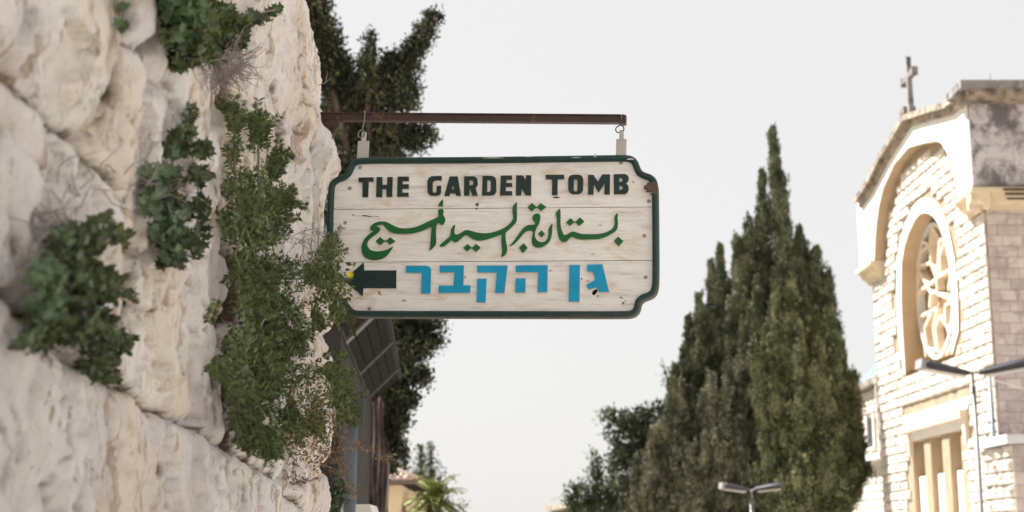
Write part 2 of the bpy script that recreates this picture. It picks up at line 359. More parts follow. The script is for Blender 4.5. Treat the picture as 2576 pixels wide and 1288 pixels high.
    # stones: connected regions away from the joints
    gshade = np.clip((gro / .024 - .60) * 2.4 + fine * .6, 0, 1).ravel() + np.clip(crk * .7 + crk2 * .8, 0, .9).ravel() + np.clip(pit * 1.6 - .3, 0, 1).ravel()  # mask for the shade painted into the crevices
    free = dmin > .014; lab = np.zeros(YY.shape, int); n = 0; ni, nj = YY.shape
    for i0 in range(2, ni, 9):
        for j0 in range(2, nj, 9):
            if free[i0, j0] and lab[i0, j0] == 0:
                n += 1; st = [(i0, j0)]; lab[i0, j0] = n
                while st:
                    i, j = st.pop()
                    for a, b in ((i + 1, j), (i - 1, j), (i, j + 1), (i, j - 1)):
                        if 0 <= a < ni and 0 <= b < nj and free[a, b] and lab[a, b] == 0: lab[a, b] = n; st.append((a, b))
    cnt = np.bincount(lab.ravel()); small = cnt < 900; small[0] = True; lab[small[lab]] = 0
    while (lab == 0).any():
        new = lab.copy()
        for sh, ax in ((1, 0), (-1, 0), (1, 1), (-1, 1)):
            r = np.roll(lab, sh, ax); new = np.where((new == 0) & (r > 0), r, new)
        lab = new
    idx = np.arange(ni * nj).reshape(ni, nj)
    q = np.stack([idx[:-1, :-1], idx[1:, :-1], idx[1:, 1:], idx[:-1, 1:]], -1).reshape(-1, 4); ql = lab[:-1, :-1].ravel(); Vf = V.reshape(-1, 3)
    for l in np.unique(ql):
        f = q[ql == l]; u, inv = np.unique(f, return_inverse=True); c = Vf[u].mean(0); crevice_shade = gshade[u]
        me = mesh_np('stone', Vf[u] - c, inv.reshape(f.shape), ROCK); at_ = me.attributes.new('crevice_shade', 'FLOAT', 'POINT'); at_.data.foreach_set('value', crevice_shade.astype(np.float32)); o = bpy.data.objects.new('stone', me)
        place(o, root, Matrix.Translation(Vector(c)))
    # wall end and back so that it has real thickness, plus an added sun blocker
    b = MB(); e = [(float(X[-1, j]), float(Y[-1]), float(Z[j])) for j in range(0, nj, 6)]
    vs = []; fs = []
    for k, p in enumerate(e): vs += [p, (-2.6, p[1] + .1, p[2])]
    for k in range(len(e) - 1): fs.append((2 * k, 2 * k + 1, 2 * k + 3, 2 * k + 2))
    b.add(vs, fs); b.box((-2.0, 4.2, 2.3), (1.2, 6.4, 5.2)); b.box((-2.7, 10.0, 2.2), (.8, 5.2, 5.2)); b.build('rubble_core_and_sun_block', ROCK, root)  # last box is unseen, added to keep sun off the steel post
    return V, Y, Z
WV, WY, WZ = make_wall()
def surf(px, py, out=0.0):
    """point on the finished wall surface seen at that pixel, moved out from the wall"""
    y, z = wallpt(px, py); d = ray(px, py); X = 0
    for _ in range(4):
        i = min(len(WY) - 1, np.searchsorted(WY, min(y, 6.4))); j = min(len(WZ) - 1, max(0, np.searchsorted(WZ, z)))
        X = X * .4 + float(WV[i, j, 0]) * .6 if X else float(WV[i, j, 0]); p = CAM + d * (X / d.x); y, z = p.y, p.z
    return p - d * min(.5, out / max(.12, abs(d.x)) * .8)

# ------------------------------------------------------------------ leaves
def tmpl(kind):
    if kind == 'blade': V = [(0, 0, 0), (-.24, .45, .06), (0, 1, 0), (.24, .45, .06)]; Fq = [(0, 1, 2), (0, 2, 3)]
    elif kind == 'lance': V = [(0, 0, 0), (-.19, .4, .07), (-.13, .75, .05), (0, 1.1, -.03), (.13, .75, .05), (.19, .4, .07)]; Fq = [(0, 5, 1), (1, 5, 4), (1, 4, 2), (2, 4, 3)]
    elif kind == 'oval': V = [(0, 0, 0), (-.27, .35, .08), (-.22, .72, .08), (0, 1, 0), (.22, .72, .08), (.27, .35, .08), (0, .5, 0)]; Fq = [(6, i, (i + 1) % 6) for i in range(6)]; Fq = [tuple(reversed(f)) for f in Fq]
    elif kind == 'ivy': V = [(0, 0, 0), (-.42, -.02, .05), (-.30, .30, .02), (-.56, .55, .09), (-.20, .62, .02), (0, 1.0, .05), (.20, .62, .02), (.56, .55, .09), (.30, .30, .02), (.42, -.02, .05), (0, .35, -.05)]; Fq = [(10, (i + 1) % 10, i) for i in range(10)]
    return np.array(V, float), np.array(Fq, int)
def leaf_mesh(name, C, A, N, S, kind, m):
    tv, tf = tmpl(kind); A = A / np.linalg.norm(A, axis=1, keepdims=True)
    N = N - A * (N * A).sum(1, keepdims=True); N /= np.linalg.norm(N, axis=1, keepdims=True) + 1e-9; B = np.cross(A, N)
    V = C[:, None, :] + S[:, None, None] * (tv[None, :, 0:1] * B[:, None, :] + tv[None, :, 1:2] * A[:, None, :] + tv[None, :, 2:3] * N[:, None, :])
    k = len(tv); Fc = (tf[None] + (np.arange(len(C)) * k)[:, None, None]).reshape(-1, 3)
    return mesh_np(name, V.reshape(-1, 3), Fc, m, False)
def rnd(n): v = rng.normal(size=(n, 3)); return v / np.linalg.norm(v, axis=1, keepdims=True)

def wall_plant(name, label, cat, blobs, stems, leafsize, kind, mats, nobj=260, droop=0.0, twigm=STEM, twigs=(), dmul=1.4, shoots=()):
    """blobs: (px,py,rx,ry,count,out) in photo grid"""
    c0 = surf(blobs[0][0], blobs[0][1], 0); root = thing(name, c0, label, cat)
    Cs = []; As = []
    for (px, py, rx, ry, n, out) in blobs:
        n = int(n * dmul)
        u = rng.normal(size=(n, 3)); u /= np.linalg.norm(u, axis=1, keepdims=True); u *= rng.random((n, 1)) ** .45
        p = np.empty((n, 3)); hh = out * (.55 + .5 * u[:, 2])
        for q in range(n):
            c = surf(px + u[q, 0] * rx, py - u[q, 1] * ry); d = ray(px + u[q, 0] * rx, py - u[q, 1] * ry)
            p[q] = c - d * min(.55, hh[q] / max(.12, abs(d.x)))
        Cs.append(p); a = u * .7 + rnd(n) * .8; a[:, 2] += .25 - droop; As.append(a)
    C = np.concatenate(Cs); A = np.concatenate(As); n = len(C)
    N = rnd(n) * .8 + np.array([.55, -.55, .45]); S = leafsize * rng.uniform(.6, 1.25, n)
    order = np.argsort(C[:, 1] - C[:, 0] * 2 + rng.random(n) * .02); far = order[nobj:]
    o = bpy.data.objects.new('foliage', leaf_mesh('foliage', C[far], A[far], N[far], S[far], kind, mats[0])); place(o, root); o['kind'] = 'stuff'
    tv, tf = tmpl(kind); lm = mesh_np('leaf', tv, tf, mats[1], False)
    for i in order[:nobj]:
        a = Vector(A[i]).normalized(); nn = Vector(N[i]); nn = (nn - a * nn.dot(a)).normalized(); b = a.cross(nn)
        M = Matrix((b, a, nn)).transposed().to_4x4() @ Matrix.Scale(S[i], 4); M.translation = Vector(C[i])
        place(bpy.data.objects.new('leaf', lm), root, M)
    if shoots:
        C = []; A = []; N = []; b = MB()
        for (px, py, ang, spread, cnt, Lp, rad) in shoots:
            for _ in range(cnt):
                x, y = px + random.gauss(0, rad), py + random.gauss(0, rad); a = math.radians(ang + random.gauss(0, spread)); L = Lp * random.uniform(.6, 1.3); P = []
                hh = random.uniform(.05, .13)
                for k in range(9):
                    d = ray(x, y); c = surf(x, y); dk = min(.6, hh / max(.12, abs(d.x))); P.append(c - d * dk); a += random.gauss(0, .10) - .05 * math.cos(a); x += math.cos(a) * L / 9; y -= math.sin(a) * L / 9
                Yk = P[0].y; P = [CAM + (p - CAM) * (Yk / p.y) for p in P]
                b.tube(P, .0013, 3, caps=False)
                for k in range(1, 9):
                    f = (P[k] - P[k - 1]).normalized(); sd = f.cross(Vector((random.gauss(0, .3), -1, random.gauss(0, .3)))).normalized()
                    for u in (0, .5):
                        for sg in (-1, 1): C.append(tuple(P[k - 1].lerp(P[k], u))); A.append(tuple(sd * sg + f * .55 + Vector((0, -.2, 0)))); N.append((random.gauss(.2, .5), -.8, random.gauss(.4, .5)))
        C = np.array(C); o = bpy.data.objects.new('foliage', leaf_mesh('foliage', C, np.array(A), np.array(N), leafsize * rng.uniform(.65, 1.1, len(C)), kind, mats[0])); place(o, root); o['kind'] = 'stuff'
        o = b.build('shoots', twigm, root); o['kind'] = 'stuff'
    for pts, r in stems:
        b = MB(); P = [surf(x, y, o_) for x, y, o_ in pts]; b.tube(P, [r * (1 - .6 * i / len(P)) for i in range(len(P))], 5); b.build('stem', twigm, root, True)
    if twigs:
        b = MB()
        for (px, py, rx, ry, n, out, ln) in twigs:
            for _ in range(n):
                a = random.uniform(0, 6.28); rr = math.sqrt(random.random()); p = surf(px + rx * rr * math.cos(a), py + ry * rr * math.sin(a), out * random.uniform(.3, 1))
                d = Vector((random.gauss(0, 1), random.gauss(0, 1), random.gauss(-.3, 1))).normalized(); q = [p]
                for _k in range(4): d = (d + Vector((random.gauss(0, .5), random.gauss(0, .5), random.gauss(0, .5)))).normalized(); q.append(q[-1] + d * ln / 4)
                b.tube(q, [.0016, .0015, .0013, .001, .0006], 4, caps=False)
        o = b.build('dry_twigs', GREYTWIG, root); o['kind'] = 'stuff'
    return root
DG = m_leaf('ivy_leaf', (0.024, 0.042, 0.012), (0.066, 0.094, 0.028), (0.10, 0.13, 0.035)); DG1 = m_leafobj('ivy_leaf_single', (0.040, 0.080, 0.030), (0.085, 0.135, 0.05))
MG = m_leaf('caper_leaf', (0.032, 0.050, 0.014), (0.092, 0.120, 0.038), (0.19, 0.205, 0.075)); MG1 = m_leafobj('caper_leaf_single', (0.05, 0.085, 0.03), (0.14, 0.18, 0.08))
BG = m_leaf('bush_leaf', (0.038, 0.056, 0.020), (0.088, 0.115, 0.044), (0.13, 0.16, 0.06)); BG1 = m_leafobj('bush_leaf_single', (0.06, 0.10, 0.05), (0.11, 0.16, 0.08))
BR = m_leaf('withered_leaf', (0.13, 0.07, 0.035), (0.22, 0.13, 0.06), (0.17, 0.15, 0.06)); BR1 = m_leafobj('withered_leaf_single', (0.15, 0.08, 0.04), (0.24, 0.15, 0.07))

wall_plant('ivy_plant', 'dark green leafy clump overhanging the top of the stone wall, bare twigs under it', 'ivy',
  [(475, 20, 70, 45, 420, .12), (530, 50, 65, 42, 360, .12), (460, 90, 45, 42, 250, .10), (515, 125, 36, 40, 210, .10), (580, 75, 45, 34, 190, .10), (640, 48, 38, 18, 80, .08), (688, 30, 18, 10, 24, .06), (450, 160, 20, 18, 60, .06), (595, 105, 22, 24, 50, .08), (460, -50, 100, 50, 400, .12), (555, 150, 16, 18, 26, .06)],
  [([(400, 60, .02), (470, 60, .10), (560, 50, .14), (690, 25, .08)], .004), ([(400, 60, .02), (450, 120, .08), (520, 180, .06)], .004)], .030, 'ivy', (DG, DG1), 300, .1, GREYTWIG,
  [(560, 165, 45, 30, 90, .10, .10), (540, 205, 28, 22, 50, .08, .08), (600, 160, 25, 30, 40, .08, .09), (545, 130, 70, 40, 40, .14, .10)])
wall_plant('ivy_sprig', 'tiny green sprig growing from the wall near the top left', 'ivy', [(308, 66, 6, 14, 16, .03), (312, 15, 10, 8, 10, .03)], [([(305, 15, .02), (310, 40, .03), (306, 80, .02)], .002)], .022, 'ivy', (DG, DG1), 10)
wall_plant('ivy_vine', 'ivy with separate rounded leaves climbing the middle block of the wall', 'ivy',
  [(472, 290, 18, 28, 36, .05), (462, 340, 30, 22, 55, .06), (490, 380, 38, 25, 80, .06), (430, 380, 35, 22, 50, .05), (500, 440, 28, 25, 70, .06), (415, 440, 45, 30, 120, .06), (400, 500, 45, 40, 190, .07), (450, 530, 40, 30, 120, .07), (510, 530, 22, 18, 36, .05), (420, 580, 45, 40, 200, .07), (470, 620, 38, 38, 140, .07), (440, 650, 40, 22, 90, .06), (500, 585, 14, 20, 22, .05), (395, 455, 40, 30, 60, .06)],
  [([(470, 265, .02), (470, 340, .04), (490, 420, .05), (510, 560, .04)], .003), ([(400, 560, .02), (430, 480, .05), (400, 420, .03)], .004), ([(430, 650, .02), (440, 560, .05), (420, 480, .03)], .004)],
  .030, 'ivy', (BG, BG1), 300, .2, GREYTWIG, dmul=.9, twigs=[(410, 470, 45, 50, 50, .07, .08), (290, 440, 80, 8, 9, .04, .13)])
wall_plant('bushy_wall_plant', 'soft blurred green bush growing from the wall nearest the camera at lower left', 'bush',
  [(190, 610, 70, 50, 260, .08), (160, 690, 80, 60, 330, .10), (235, 720, 65, 60, 260, .10), (130, 790, 65, 55, 260, .09), (210, 820, 75, 55, 300, .09), (282, 870, 42, 32, 90, .07), (255, 925, 38, 40, 100, .07), (90, 860, 45, 28, 80, .06), (290, 600, 42, 26, 60, .06), (308, 745, 32, 16, 32, .05), (250, 560, 34, 22, 34, .06), (325, 855, 18, 12, 16, .04), (285, 955, 12, 24, 20, .04), (215, 905, 16, 30, 20, .04)],
  [([(130, 700, .01), (200, 640, .08), (300, 590, .06)], .005), ([(130, 700, .01), (220, 800, .08), (290, 960, .05)], .005)], .022, 'oval', (BG, BG1), 300, .0, GREYTWIG, dmul=1.9, twigs=
  [(130, 560, 70, 35, 34, .05, .08), (200, 470, 90, 14, 8, .04, .14), (90, 640, 50, 40, 24, .05, .08), (160, 880, 60, 30, 14, .04, .06)])
big = [(588, 300, 14, 40, 150, .05), (592, 380, 20, 50, 300, .07), (640, 300, 22, 28, 150, .06), (655, 350, 30, 40, 330, .07), (690, 420, 30, 40, 330, .07), (600, 470, 30, 50, 420, .09), (650, 470, 45, 60, 700, .09), (705, 500, 28, 50, 380, .08),
  (600, 570, 40, 60, 650, .10), (670, 570, 55, 60, 900, .10), (715, 580, 22, 40, 220, .08), (640, 660, 60, 60, 1000, .12), (700, 680, 55, 50, 700, .12), (760, 690, 45, 45, 450, .13), (800, 650, 26, 30, 160, .14), (820, 700, 30, 30, 190, .16), (850, 745, 28, 16, 120, .17), (835, 620, 12, 12, 24, .16), (800, 760, 36, 26, 130, .14),
  (640, 760, 65, 60, 1100, .12), (720, 770, 50, 55, 650, .12), (620, 860, 55, 60, 950, .11), (690, 870, 60, 60, 900, .12), (760, 850, 30, 40, 170, .10), (610, 960, 45, 60, 750, .10), (680, 960, 55, 55, 800, .10), (740, 950, 50, 50, 500, .11), (800, 940, 45, 35, 330, .13), (845, 990, 40, 35, 300, .15), (870, 1040, 28, 22, 150, .16), (790, 1010, 45, 40, 380, .12), (780, 1070, 26, 30, 130, .10),
  (620, 1050, 50, 40, 480, .09), (660, 1090, 38, 30, 260, .08), (675, 1140, 14, 30, 60, .07), (715, 1030, 30, 30, 160, .09), (600, 1000, 36, 40, 400, .09), (830, 930, 22, 20, 60, .15), (700, 830, 60, 80, 500, .08), (640, 900, 60, 90, 500, .07)]
big = [((x - 4) if x < 700 else x, y, rx * (.84 if y > 540 else .95), ry, int(n * (.78 if y > 540 else .9)), o_) for x, y, rx, ry, n, o_ in big]
wp = wall_plant('hanging_caper_bush', 'large hanging green bush with fine leaves covering the wall beside the sign', 'bush', big,
  [([(588, 250, .03), (590, 400, .08), (600, 520, .11)], .004), ([(600, 520, .10), (640, 640, .14), (700, 760, .14)], .005), ([(650, 290, .04), (650, 480, .10), (690, 640, .13)], .004), ([(620, 560, .12), (590, 640, .13), (640, 760, .14)], .004)],
  .0215, 'lance', (MG, MG1), 300, .12, STEM, [(775, 590, 45, 25, 30, .10, .09)], .8,
  [(590, 330, 88, 12, 14, 80, 9), (650, 340, 85, 14, 16, 70, 12), (690, 430, 70, 18, 12, 60, 12), (715, 520, 50, 25, 12, 45, 12), (820, 640, 55, 22, 16, 60, 14), (850, 720, 20, 25, 14, 50, 14), (800, 700, 30, 35, 16, 60, 20), (845, 780, -40, 30, 8, 40, 12), (790, 790, -60, 20, 8, 50, 10), (850, 980, -30, 30, 22, 60, 18), (820, 930, 10, 30, 12, 50, 14), (870, 1020, -70, 20, 12, 50, 12), (790, 1040, -85, 15, 14, 70, 12), (680, 1080, -80, 12, 18, 90, 12), (620, 1060, -75, 15, 18, 60, 18), (600, 1030, -70, 20, 12, 50, 12), (720, 1030, -85, 15, 10, 60, 10), (640, 700, -60, 40, 30, 80, 40), (690, 850, -70, 40, 30, 80, 40), (640, 560, 60, 50, 24, 70, 40), (640, 950, -80, 30, 30, 80, 40), (575, 900, -100, 25, 10, 50, 20)])
fl = MB()
fc = at(881, 691, 5.33)
for k in range(9):
    a = k * 2 * math.pi / 9; r = .010 if k % 2 else .013; d = Vector((math.cos(a), -.4, math.sin(a))); s = Vector((-math.sin(a), 0, math.cos(a)))
    fl.add([fc, fc + d * r * .6 + s * .004, fc + d * r * 1.3, fc + d * r * .6 - s * .004], [(0, 3, 2, 1)])
fl.build('flower', m_plain('yellow_petals', (0.75, 0.62, 0.03), .5, .2, .1), wp)
sp = MB(); sp.tube([surf(790, 700, .12), at(840, 700, 5.45), at(868, 702, 5.36), fc], [.003, .0025, .002, .0015], 5); sp.build('stem', STEM, wp, True)
# leaves that reach out in front of the sign's left edge
n = 260; Pq = np.array([at(random.gauss(842, 20), random.gauss(725, 42), random.uniform(5.35, 5.75)) for _ in range(n)]); A_ = rnd(n) + np.array([.5, 0, .2])
o = bpy.data.objects.new('foliage', leaf_mesh('foliage', Pq, A_, rnd(n) * .7 + np.array([.3, -.8, .4]), np.full(n, .026) * rng.uniform(.6, 1.2, n), 'oval', MG)); place(o, wp); o['kind'] = 'stuff'
# dry trailing twigs with small brown leaves
r = thing('withered_vine', surf(760, 1080, .05), 'dry trailing vine with tiny brown leaves below the hanging bush', 'vine')
paths = [[(740, 1050), (780, 1040), (830, 1045), (860, 1080)], [(760, 1120), (820, 1140), (870, 1130), (905, 1125)], [(740, 1060), (750, 1120), (790, 1160), (830, 1175), (870, 1190)], [(800, 1130), (850, 1160), (870, 1220), (905, 1238)], [(720, 1080), (740, 1150), (735, 1210), (790, 1205)], [(830, 1060), (845, 1090), (900, 1120), (960, 1150), (1000, 1160)], [(700, 1040), (730, 1090), (760, 1130)], [(860, 1100), (850, 1150), (880, 1190)], [(770, 1030), (800, 1080), (820, 1120)]]
lc = []; b = MB()
for pth in paths:
    P = []
    for i in range(len(pth) - 1):
        for t in np.linspace(0, 1, 7)[:-1]:
            x = pth[i][0] * (1 - t) + pth[i + 1][0] * t + random.gauss(0, 2.5); y = pth[i][1] * (1 - t) + pth[i + 1][1] * t + random.gauss(0, 2.5)
            q = at(x, y, 5.3 + (x - 700) * .003); P.append(q)
            for _ in range(7): lc.append(tuple(q + Vector((random.gauss(0, .011), random.gauss(0, .02), random.gauss(0, .011)))))
    b.tube(P, .0013, 4)
b.build('stem', TWIG, r)
for _ in range(650): lc.append(tuple(at(random.gauss(770, 42), random.gauss(1085, 48), random.uniform(5.15, 5.6))))
lc = np.array(lc); n = len(lc); order = rng.permutation(n)
o = bpy.data.objects.new('foliage', leaf_mesh('foliage', lc[order[250:]], rnd(n - 250), rnd(n - 250), rng.uniform(.008, .016, n - 250), 'oval', BR)); place(o, r); o['kind'] = 'stuff'
tv, tf = tmpl('oval'); lm = mesh_np('leaf', tv, tf, BR1, False)
for i in order[:250]:
    M = Vector(rnd(1)[0]).to_track_quat('Y', 'Z').to_matrix().to_4x4() @ Matrix.Scale(random.uniform(.009, .017), 4); M.translation = Vector(lc[i]); place(bpy.data.objects.new('leaf', lm), r, M)
# pale dead stick beside the rock edge
r = thing('dead_twig', at(800, 212, 6.35), 'thin pale dead twig sticking out of the rock edge above the bracket', 'twig')
b = MB(); b.tube([at(800, 214, 6.4), at(818, 208, 6.35), at(836, 194, 6.3)], [.0022, .0018, .001], 5); b.build('stem', GREYTWIG, r)
b = MB(); b.tube([at(818, 208, 6.35), at(822, 195, 6.33), at(824, 178, 6.3)], [.0016, .0012, .0006], 5); b.build('side_shoot', GREYTWIG, r)
#@@p_sign.py
# ------------------------------------------------------------------ hanging sign
al, ro = math.radians(10), math.radians(2.2)
ux = Vector((math.cos(al) * math.cos(ro), -math.sin(al) * math.cos(ro), -math.sin(ro))); uz = (Vector((0, 0, 1)) - ux * ux.z).normalized(); un = ux.cross(uz)
SO = at(1243, 600, 6.0); SM = Matrix((ux, uz, un)).transposed().to_4x4(); SM.translation = SO; SMi = SM.inverted()
def sl(px, py, w=0.0): p = SMi @ onplane(px, py, SO + un * w, un); return (p.x, p.y)
def crop(x0, y0, k): return lambda x, y, w=0.0: sl((x0 + x / k) * .670833, (y0 + y / k) * .670833, w)
loc3 = lambda x, y, t: Vector((x, y, t))
def chaikin(p, n=2):
    for _ in range(n):
        q = []
        for i in range(len(p)):
            a, b = p[i], p[(i + 1) % len(p)]; q += [(a[0] * .75 + b[0] * .25, a[1] * .75 + b[1] * .25), (a[0] * .25 + b[0] * .75, a[1] * .25 + b[1] * .75)]
        p = q
    return p
def m_board():
    n = NT('whitewashed_board', 0.75, 0.25); g = n.map((1.2, 9, 9))
    c = n.ramp(n.noise(3.5, 7, g, 0.65), (0.30, (0.56, 0.50, 0.45)), (0.42, (0.77, 0.73, 0.69)), (0.58, (0.84, 0.82, 0.79)), (0.75, (0.73, 0.72, 0.72)))
    c = n.mix(n.ramp(n.noise(6, 7, n.map((1, 22, 9)), 0.7), (0.56, 0), (0.70, 0.6)), c, (0.33, 0.29, 0.26))
    c = n.mix(n.ramp(n.noise(5, 4, n.map((1, 2.2, 1)), 0.6, 0.8), (0.56, 0), (0.70, 0.55)), c, (0.62, 0.45, 0.27))
    v = n.vor(7.5, n.map((1, 1.9, 1)))
    c = n.mix(n.math('MULTIPLY', n.ramp(v, (0.03, 0.85), (0.12, 0)), n.ramp(n.noise(3, 2), (0.5, 0), (0.56, 1))), c, (0.25, 0.15, 0.09))
    c = n.mix(n.ramp(n.noise(40, 5, n.map((1, 3, 1)), 0.75), (0.66, 0), (0.74, 0.8)), c, (0.20, 0.14, 0.10))
    n.col(c); return n.bump(n.math('ADD', n.noise(5, 8, n.map((1, 25, 9)), 0.7), n.math('MULTIPLY', n.noise(30, 4), .4)), 0.5, 0.004).m
def m_paint(name, c, worn=(0.5, 0.45, 0.4), th=.66, rough=.5):
    n = NT(name, rough, 0.4); k = n.mix(n.ramp(n.noise(9, 4), (.35, 0), (.7, .5)), c, tuple(x * .6 for x in c))
    k = n.mix(n.ramp(n.noise(14, 7, n.map((1, 2.5, 1)), .75), (th, 0), (th + .04, .9)), k, worn); n.col(k); return n.bump(n.noise(30, 5, n.map((1, 5, 1)), .7), .35, .003).m
BOARD = m_board(); DGREEN = m_paint('dark_green_paint', (0.010, 0.042, 0.036)); LGREEN = m_paint('letter_dark_green', (0.010, 0.030, 0.028), th=.685); BGREEN = m_paint('letter_bright_green', (0.006, 0.12, 0.026), th=.70)
BLUE = m_paint('letter_blue', (0.0, 0.33, 0.58), th=.76); CREAM = m_paint('cream_edge', (0.55, 0.52, 0.44), th=.7); BARE = m_paint('bare_weathered_wood', (0.13, 0.085, 0.065), (0.28, 0.22, 0.18), .6, .85)
FSIDE = m_paint('worn_frame_side', (0.085, 0.07, 0.055), (0.02, 0.03, 0.03), .58, .8)
RUST = m_paint('rusty_brown_iron', (0.058, 0.030, 0.024), (0.17, 0.085, 0.04), .62, .55); RING = m_plain('tarnished_ring', (0.20, 0.18, 0.17), .45, .5); RINGD = m_plain('dark_blue_grey_hook', (0.06, 0.06, 0.09), .45, .5)
STRAP = m_paint('white_painted_strap', (0.50, 0.47, 0.43), (0.30, 0.16, 0.08), .66)
SCREW = m_plain('painted_screw', (0.40, 0.35, 0.30), .5, .4)

sign = thing('hanging_sign', SO, 'white plank sign with green notched frame and raised letters hanging from the iron bar', 'sign', rot=SM)
outl = [(881, 407), (893, 399), (907, 395.5), (1050, 395), (1208, 394), (1370, 392), (1536, 389.5), (1578, 389), (1593, 393), (1604, 403), (1609, 416), (1614, 429), (1624, 434), (1638, 438), (1649, 447), (1655, 460), (1656.5, 480), (1657.5, 600), (1658, 700), (1656, 726), (1650, 741), (1638, 750), (1622, 755), (1613, 762), (1611, 777), (1604, 790), (1590, 798), (1560, 799.5), (1200, 798.5), (905, 798), (888, 796), (874, 788), (864, 774), (851, 760), (840, 752), (826, 741), (820, 728), (818.5, 710), (821, 600), (823.5, 490), (826, 466), (833, 453), (846, 444), (858, 440), (868, 434), (873, 424)]
O2 = chaikin([sl(x, y, .01) for x, y in outl], 2)
if sum(O2[i][0] * O2[(i + 1) % len(O2)][1] - O2[(i + 1) % len(O2)][0] * O2[i][1] for i in range(len(O2))) < 0: O2 = O2[::-1]
n = len(O2); nor = []
for i in range(n):
    a, b = O2[i - 2], O2[(i + 2) % n]; d = Vector((b[0] - a[0], b[1] - a[1])).normalized(); nor.append((-d.y, d.x))
prof = [(0.001, -.042, 1), (0, .006, 1), (.003, .014, 0), (.008, .020, 0), (.015, .0225, 0), (.022, .020, 0), (.027, .014, 0), (.0285, -.004, 0)]
b = MB(); base = [(O2[i][0] + nor[i][0] * d, O2[i][1] + nor[i][1] * d, w) for d, w, _ in prof for i in range(n)]
fs = []
for k in range(len(prof) - 1):
    for i in range(n): j = (i + 1) % n; b_ = (k * n + i, k * n + j, (k + 1) * n + j, (k + 1) * n + i); fs.append((b_, prof[k][2] if k < 2 else 0))
b.v += base
for f, mi in fs: b.f.append(f); b.m.append(mi)
for i in range(n): b.f.append((i, (len(prof) - 1) * n + i, (len(prof) - 1) * n + (i + 1) % n, (i + 1) % n)); b.m.append(1)
b.build('frame', [DGREEN, FSIDE], sign, True, SM)
inner = [(O2[i][0] + nor[i][0] * .012, O2[i][1] + nor[i][1] * .012) for i in range(n)]
def clip(poly, p, q, keep_above):
    out = []; s = lambda a: ((q[0] - p[0]) * (a[1] - p[1]) - (q[1] - p[1]) * (a[0] - p[0])) * (1 if keep_above else -1)
    for i in range(len(poly)):
        a, c = poly[i], poly[(i + 1) % len(poly)]; sa, sc = s(a), s(c)
        if sa >= 0: out.append(a)
        if (sa >= 0) != (sc >= 0): t = sa / (sa - sc); out.append((a[0] + t * (c[0] - a[0]), a[1] + t * (c[1] - a[1])))
    return out
L1a, L1b = sl(830, 527), sl(1655, 520.5); L2a, L2b = sl(830, 660), sl(1655, 655)
up_ = lambda p, d: (p[0], p[1] + d); g = .0014
for poly in (clip(inner, up_(L1a, g), up_(L1b, g), True), clip(clip(inner, up_(L1a, -g), up_(L1b, -g), False), up_(L2a, g), up_(L2b, g), True), clip(inner, up_(L2a, -g), up_(L2b, -g), False)):
    b = MB(); b.prism([poly], loc3, -.024, random.uniform(-.0008, .0008)); b.build('plank', BOARD, sign, False, SM)
b = MB(); b.prism([[(p[0] + q[0] * .012, p[1] + q[1] * .012) for p, q in zip(O2, nor)]], loc3, -.040, -.026); b.build('backing_board', FSIDE, sign, False, SM)
A = crop(1320, 630, 4.770); B = crop(1840, 630, 4.770); C3 = crop(1300, 730, 4.293); C4 = crop(1880, 730, 4.293); Mq = crop(1680, 740, 5.152); C5 = crop(1200, 920, 3.68); C6 = crop(1850, 920, 3.68)
def letter(cr, loops, m, name='letter', smooth=0, th=.011, w0=.0005):
    Ls = []
    for l in loops:
        q = [(p[0](p[1], p[2], th) if len(p) == 3 else cr(p[0], p[1], th)) for p in l]
        if smooth: q = chaikin(q, smooth)
        Ls.append(q)
    b = MB(); b.prism(Ls, loc3, w0, th, 0, 1, back=False)
    b.build(name, [m, CREAM], sign, False, SM)
for l in (
 [[(115,170),(385,165),(385,240),(300,248),(287,522),(185,522),(190,255),(115,250)]],
 [[(440,160),(545,160),(545,300),(628,300),(630,160),(728,158),(720,518),(615,518),(615,375),(545,375),(540,520),(430,520)]],
 [[(815,152),(1018,152),(1018,235),(905,238),(905,290),(1018,290),(1018,370),(900,372),(897,440),(1012,440),(1012,512),(805,515)]],
 [[(1605,140),(1605,222),(1500,222),(1460,235),(1445,265),(1440,400),(1450,435),(1480,445),(1505,435),(1514,400),(1514,320),(1595,315),(1592,430),(1575,475),(1530,495),(1430,498),(1380,480),(1352,430),(1348,380),(1350,230),(1375,175),(1430,145)]],
 [[(1745,148),(1890,148),(1950,498),(1865,500),(1850,455),(1755,455),(1745,500),(1650,500)],[(1810,300),(1830,382),(1782,382)]],
 [[(2005,148),(2170,145),(2215,160),(2245,200),(2250,290),(2235,330),(2210,350),(2250,495),(2150,497),(2115,380),(2100,380),(2098,495),(2003,497)],[(2100,220),(2150,218),(2170,240),(2168,290),(2150,308),(2100,310)]],
 [[(2335,138),(2500,138),(2560,165),(2580,220),(2580,420),(2550,475),(2490,492),(2325,495)],[(2420,215),(2465,218),(2485,245),(2480,400),(2460,425),(2415,430)]]): letter(A, l, LGREEN)
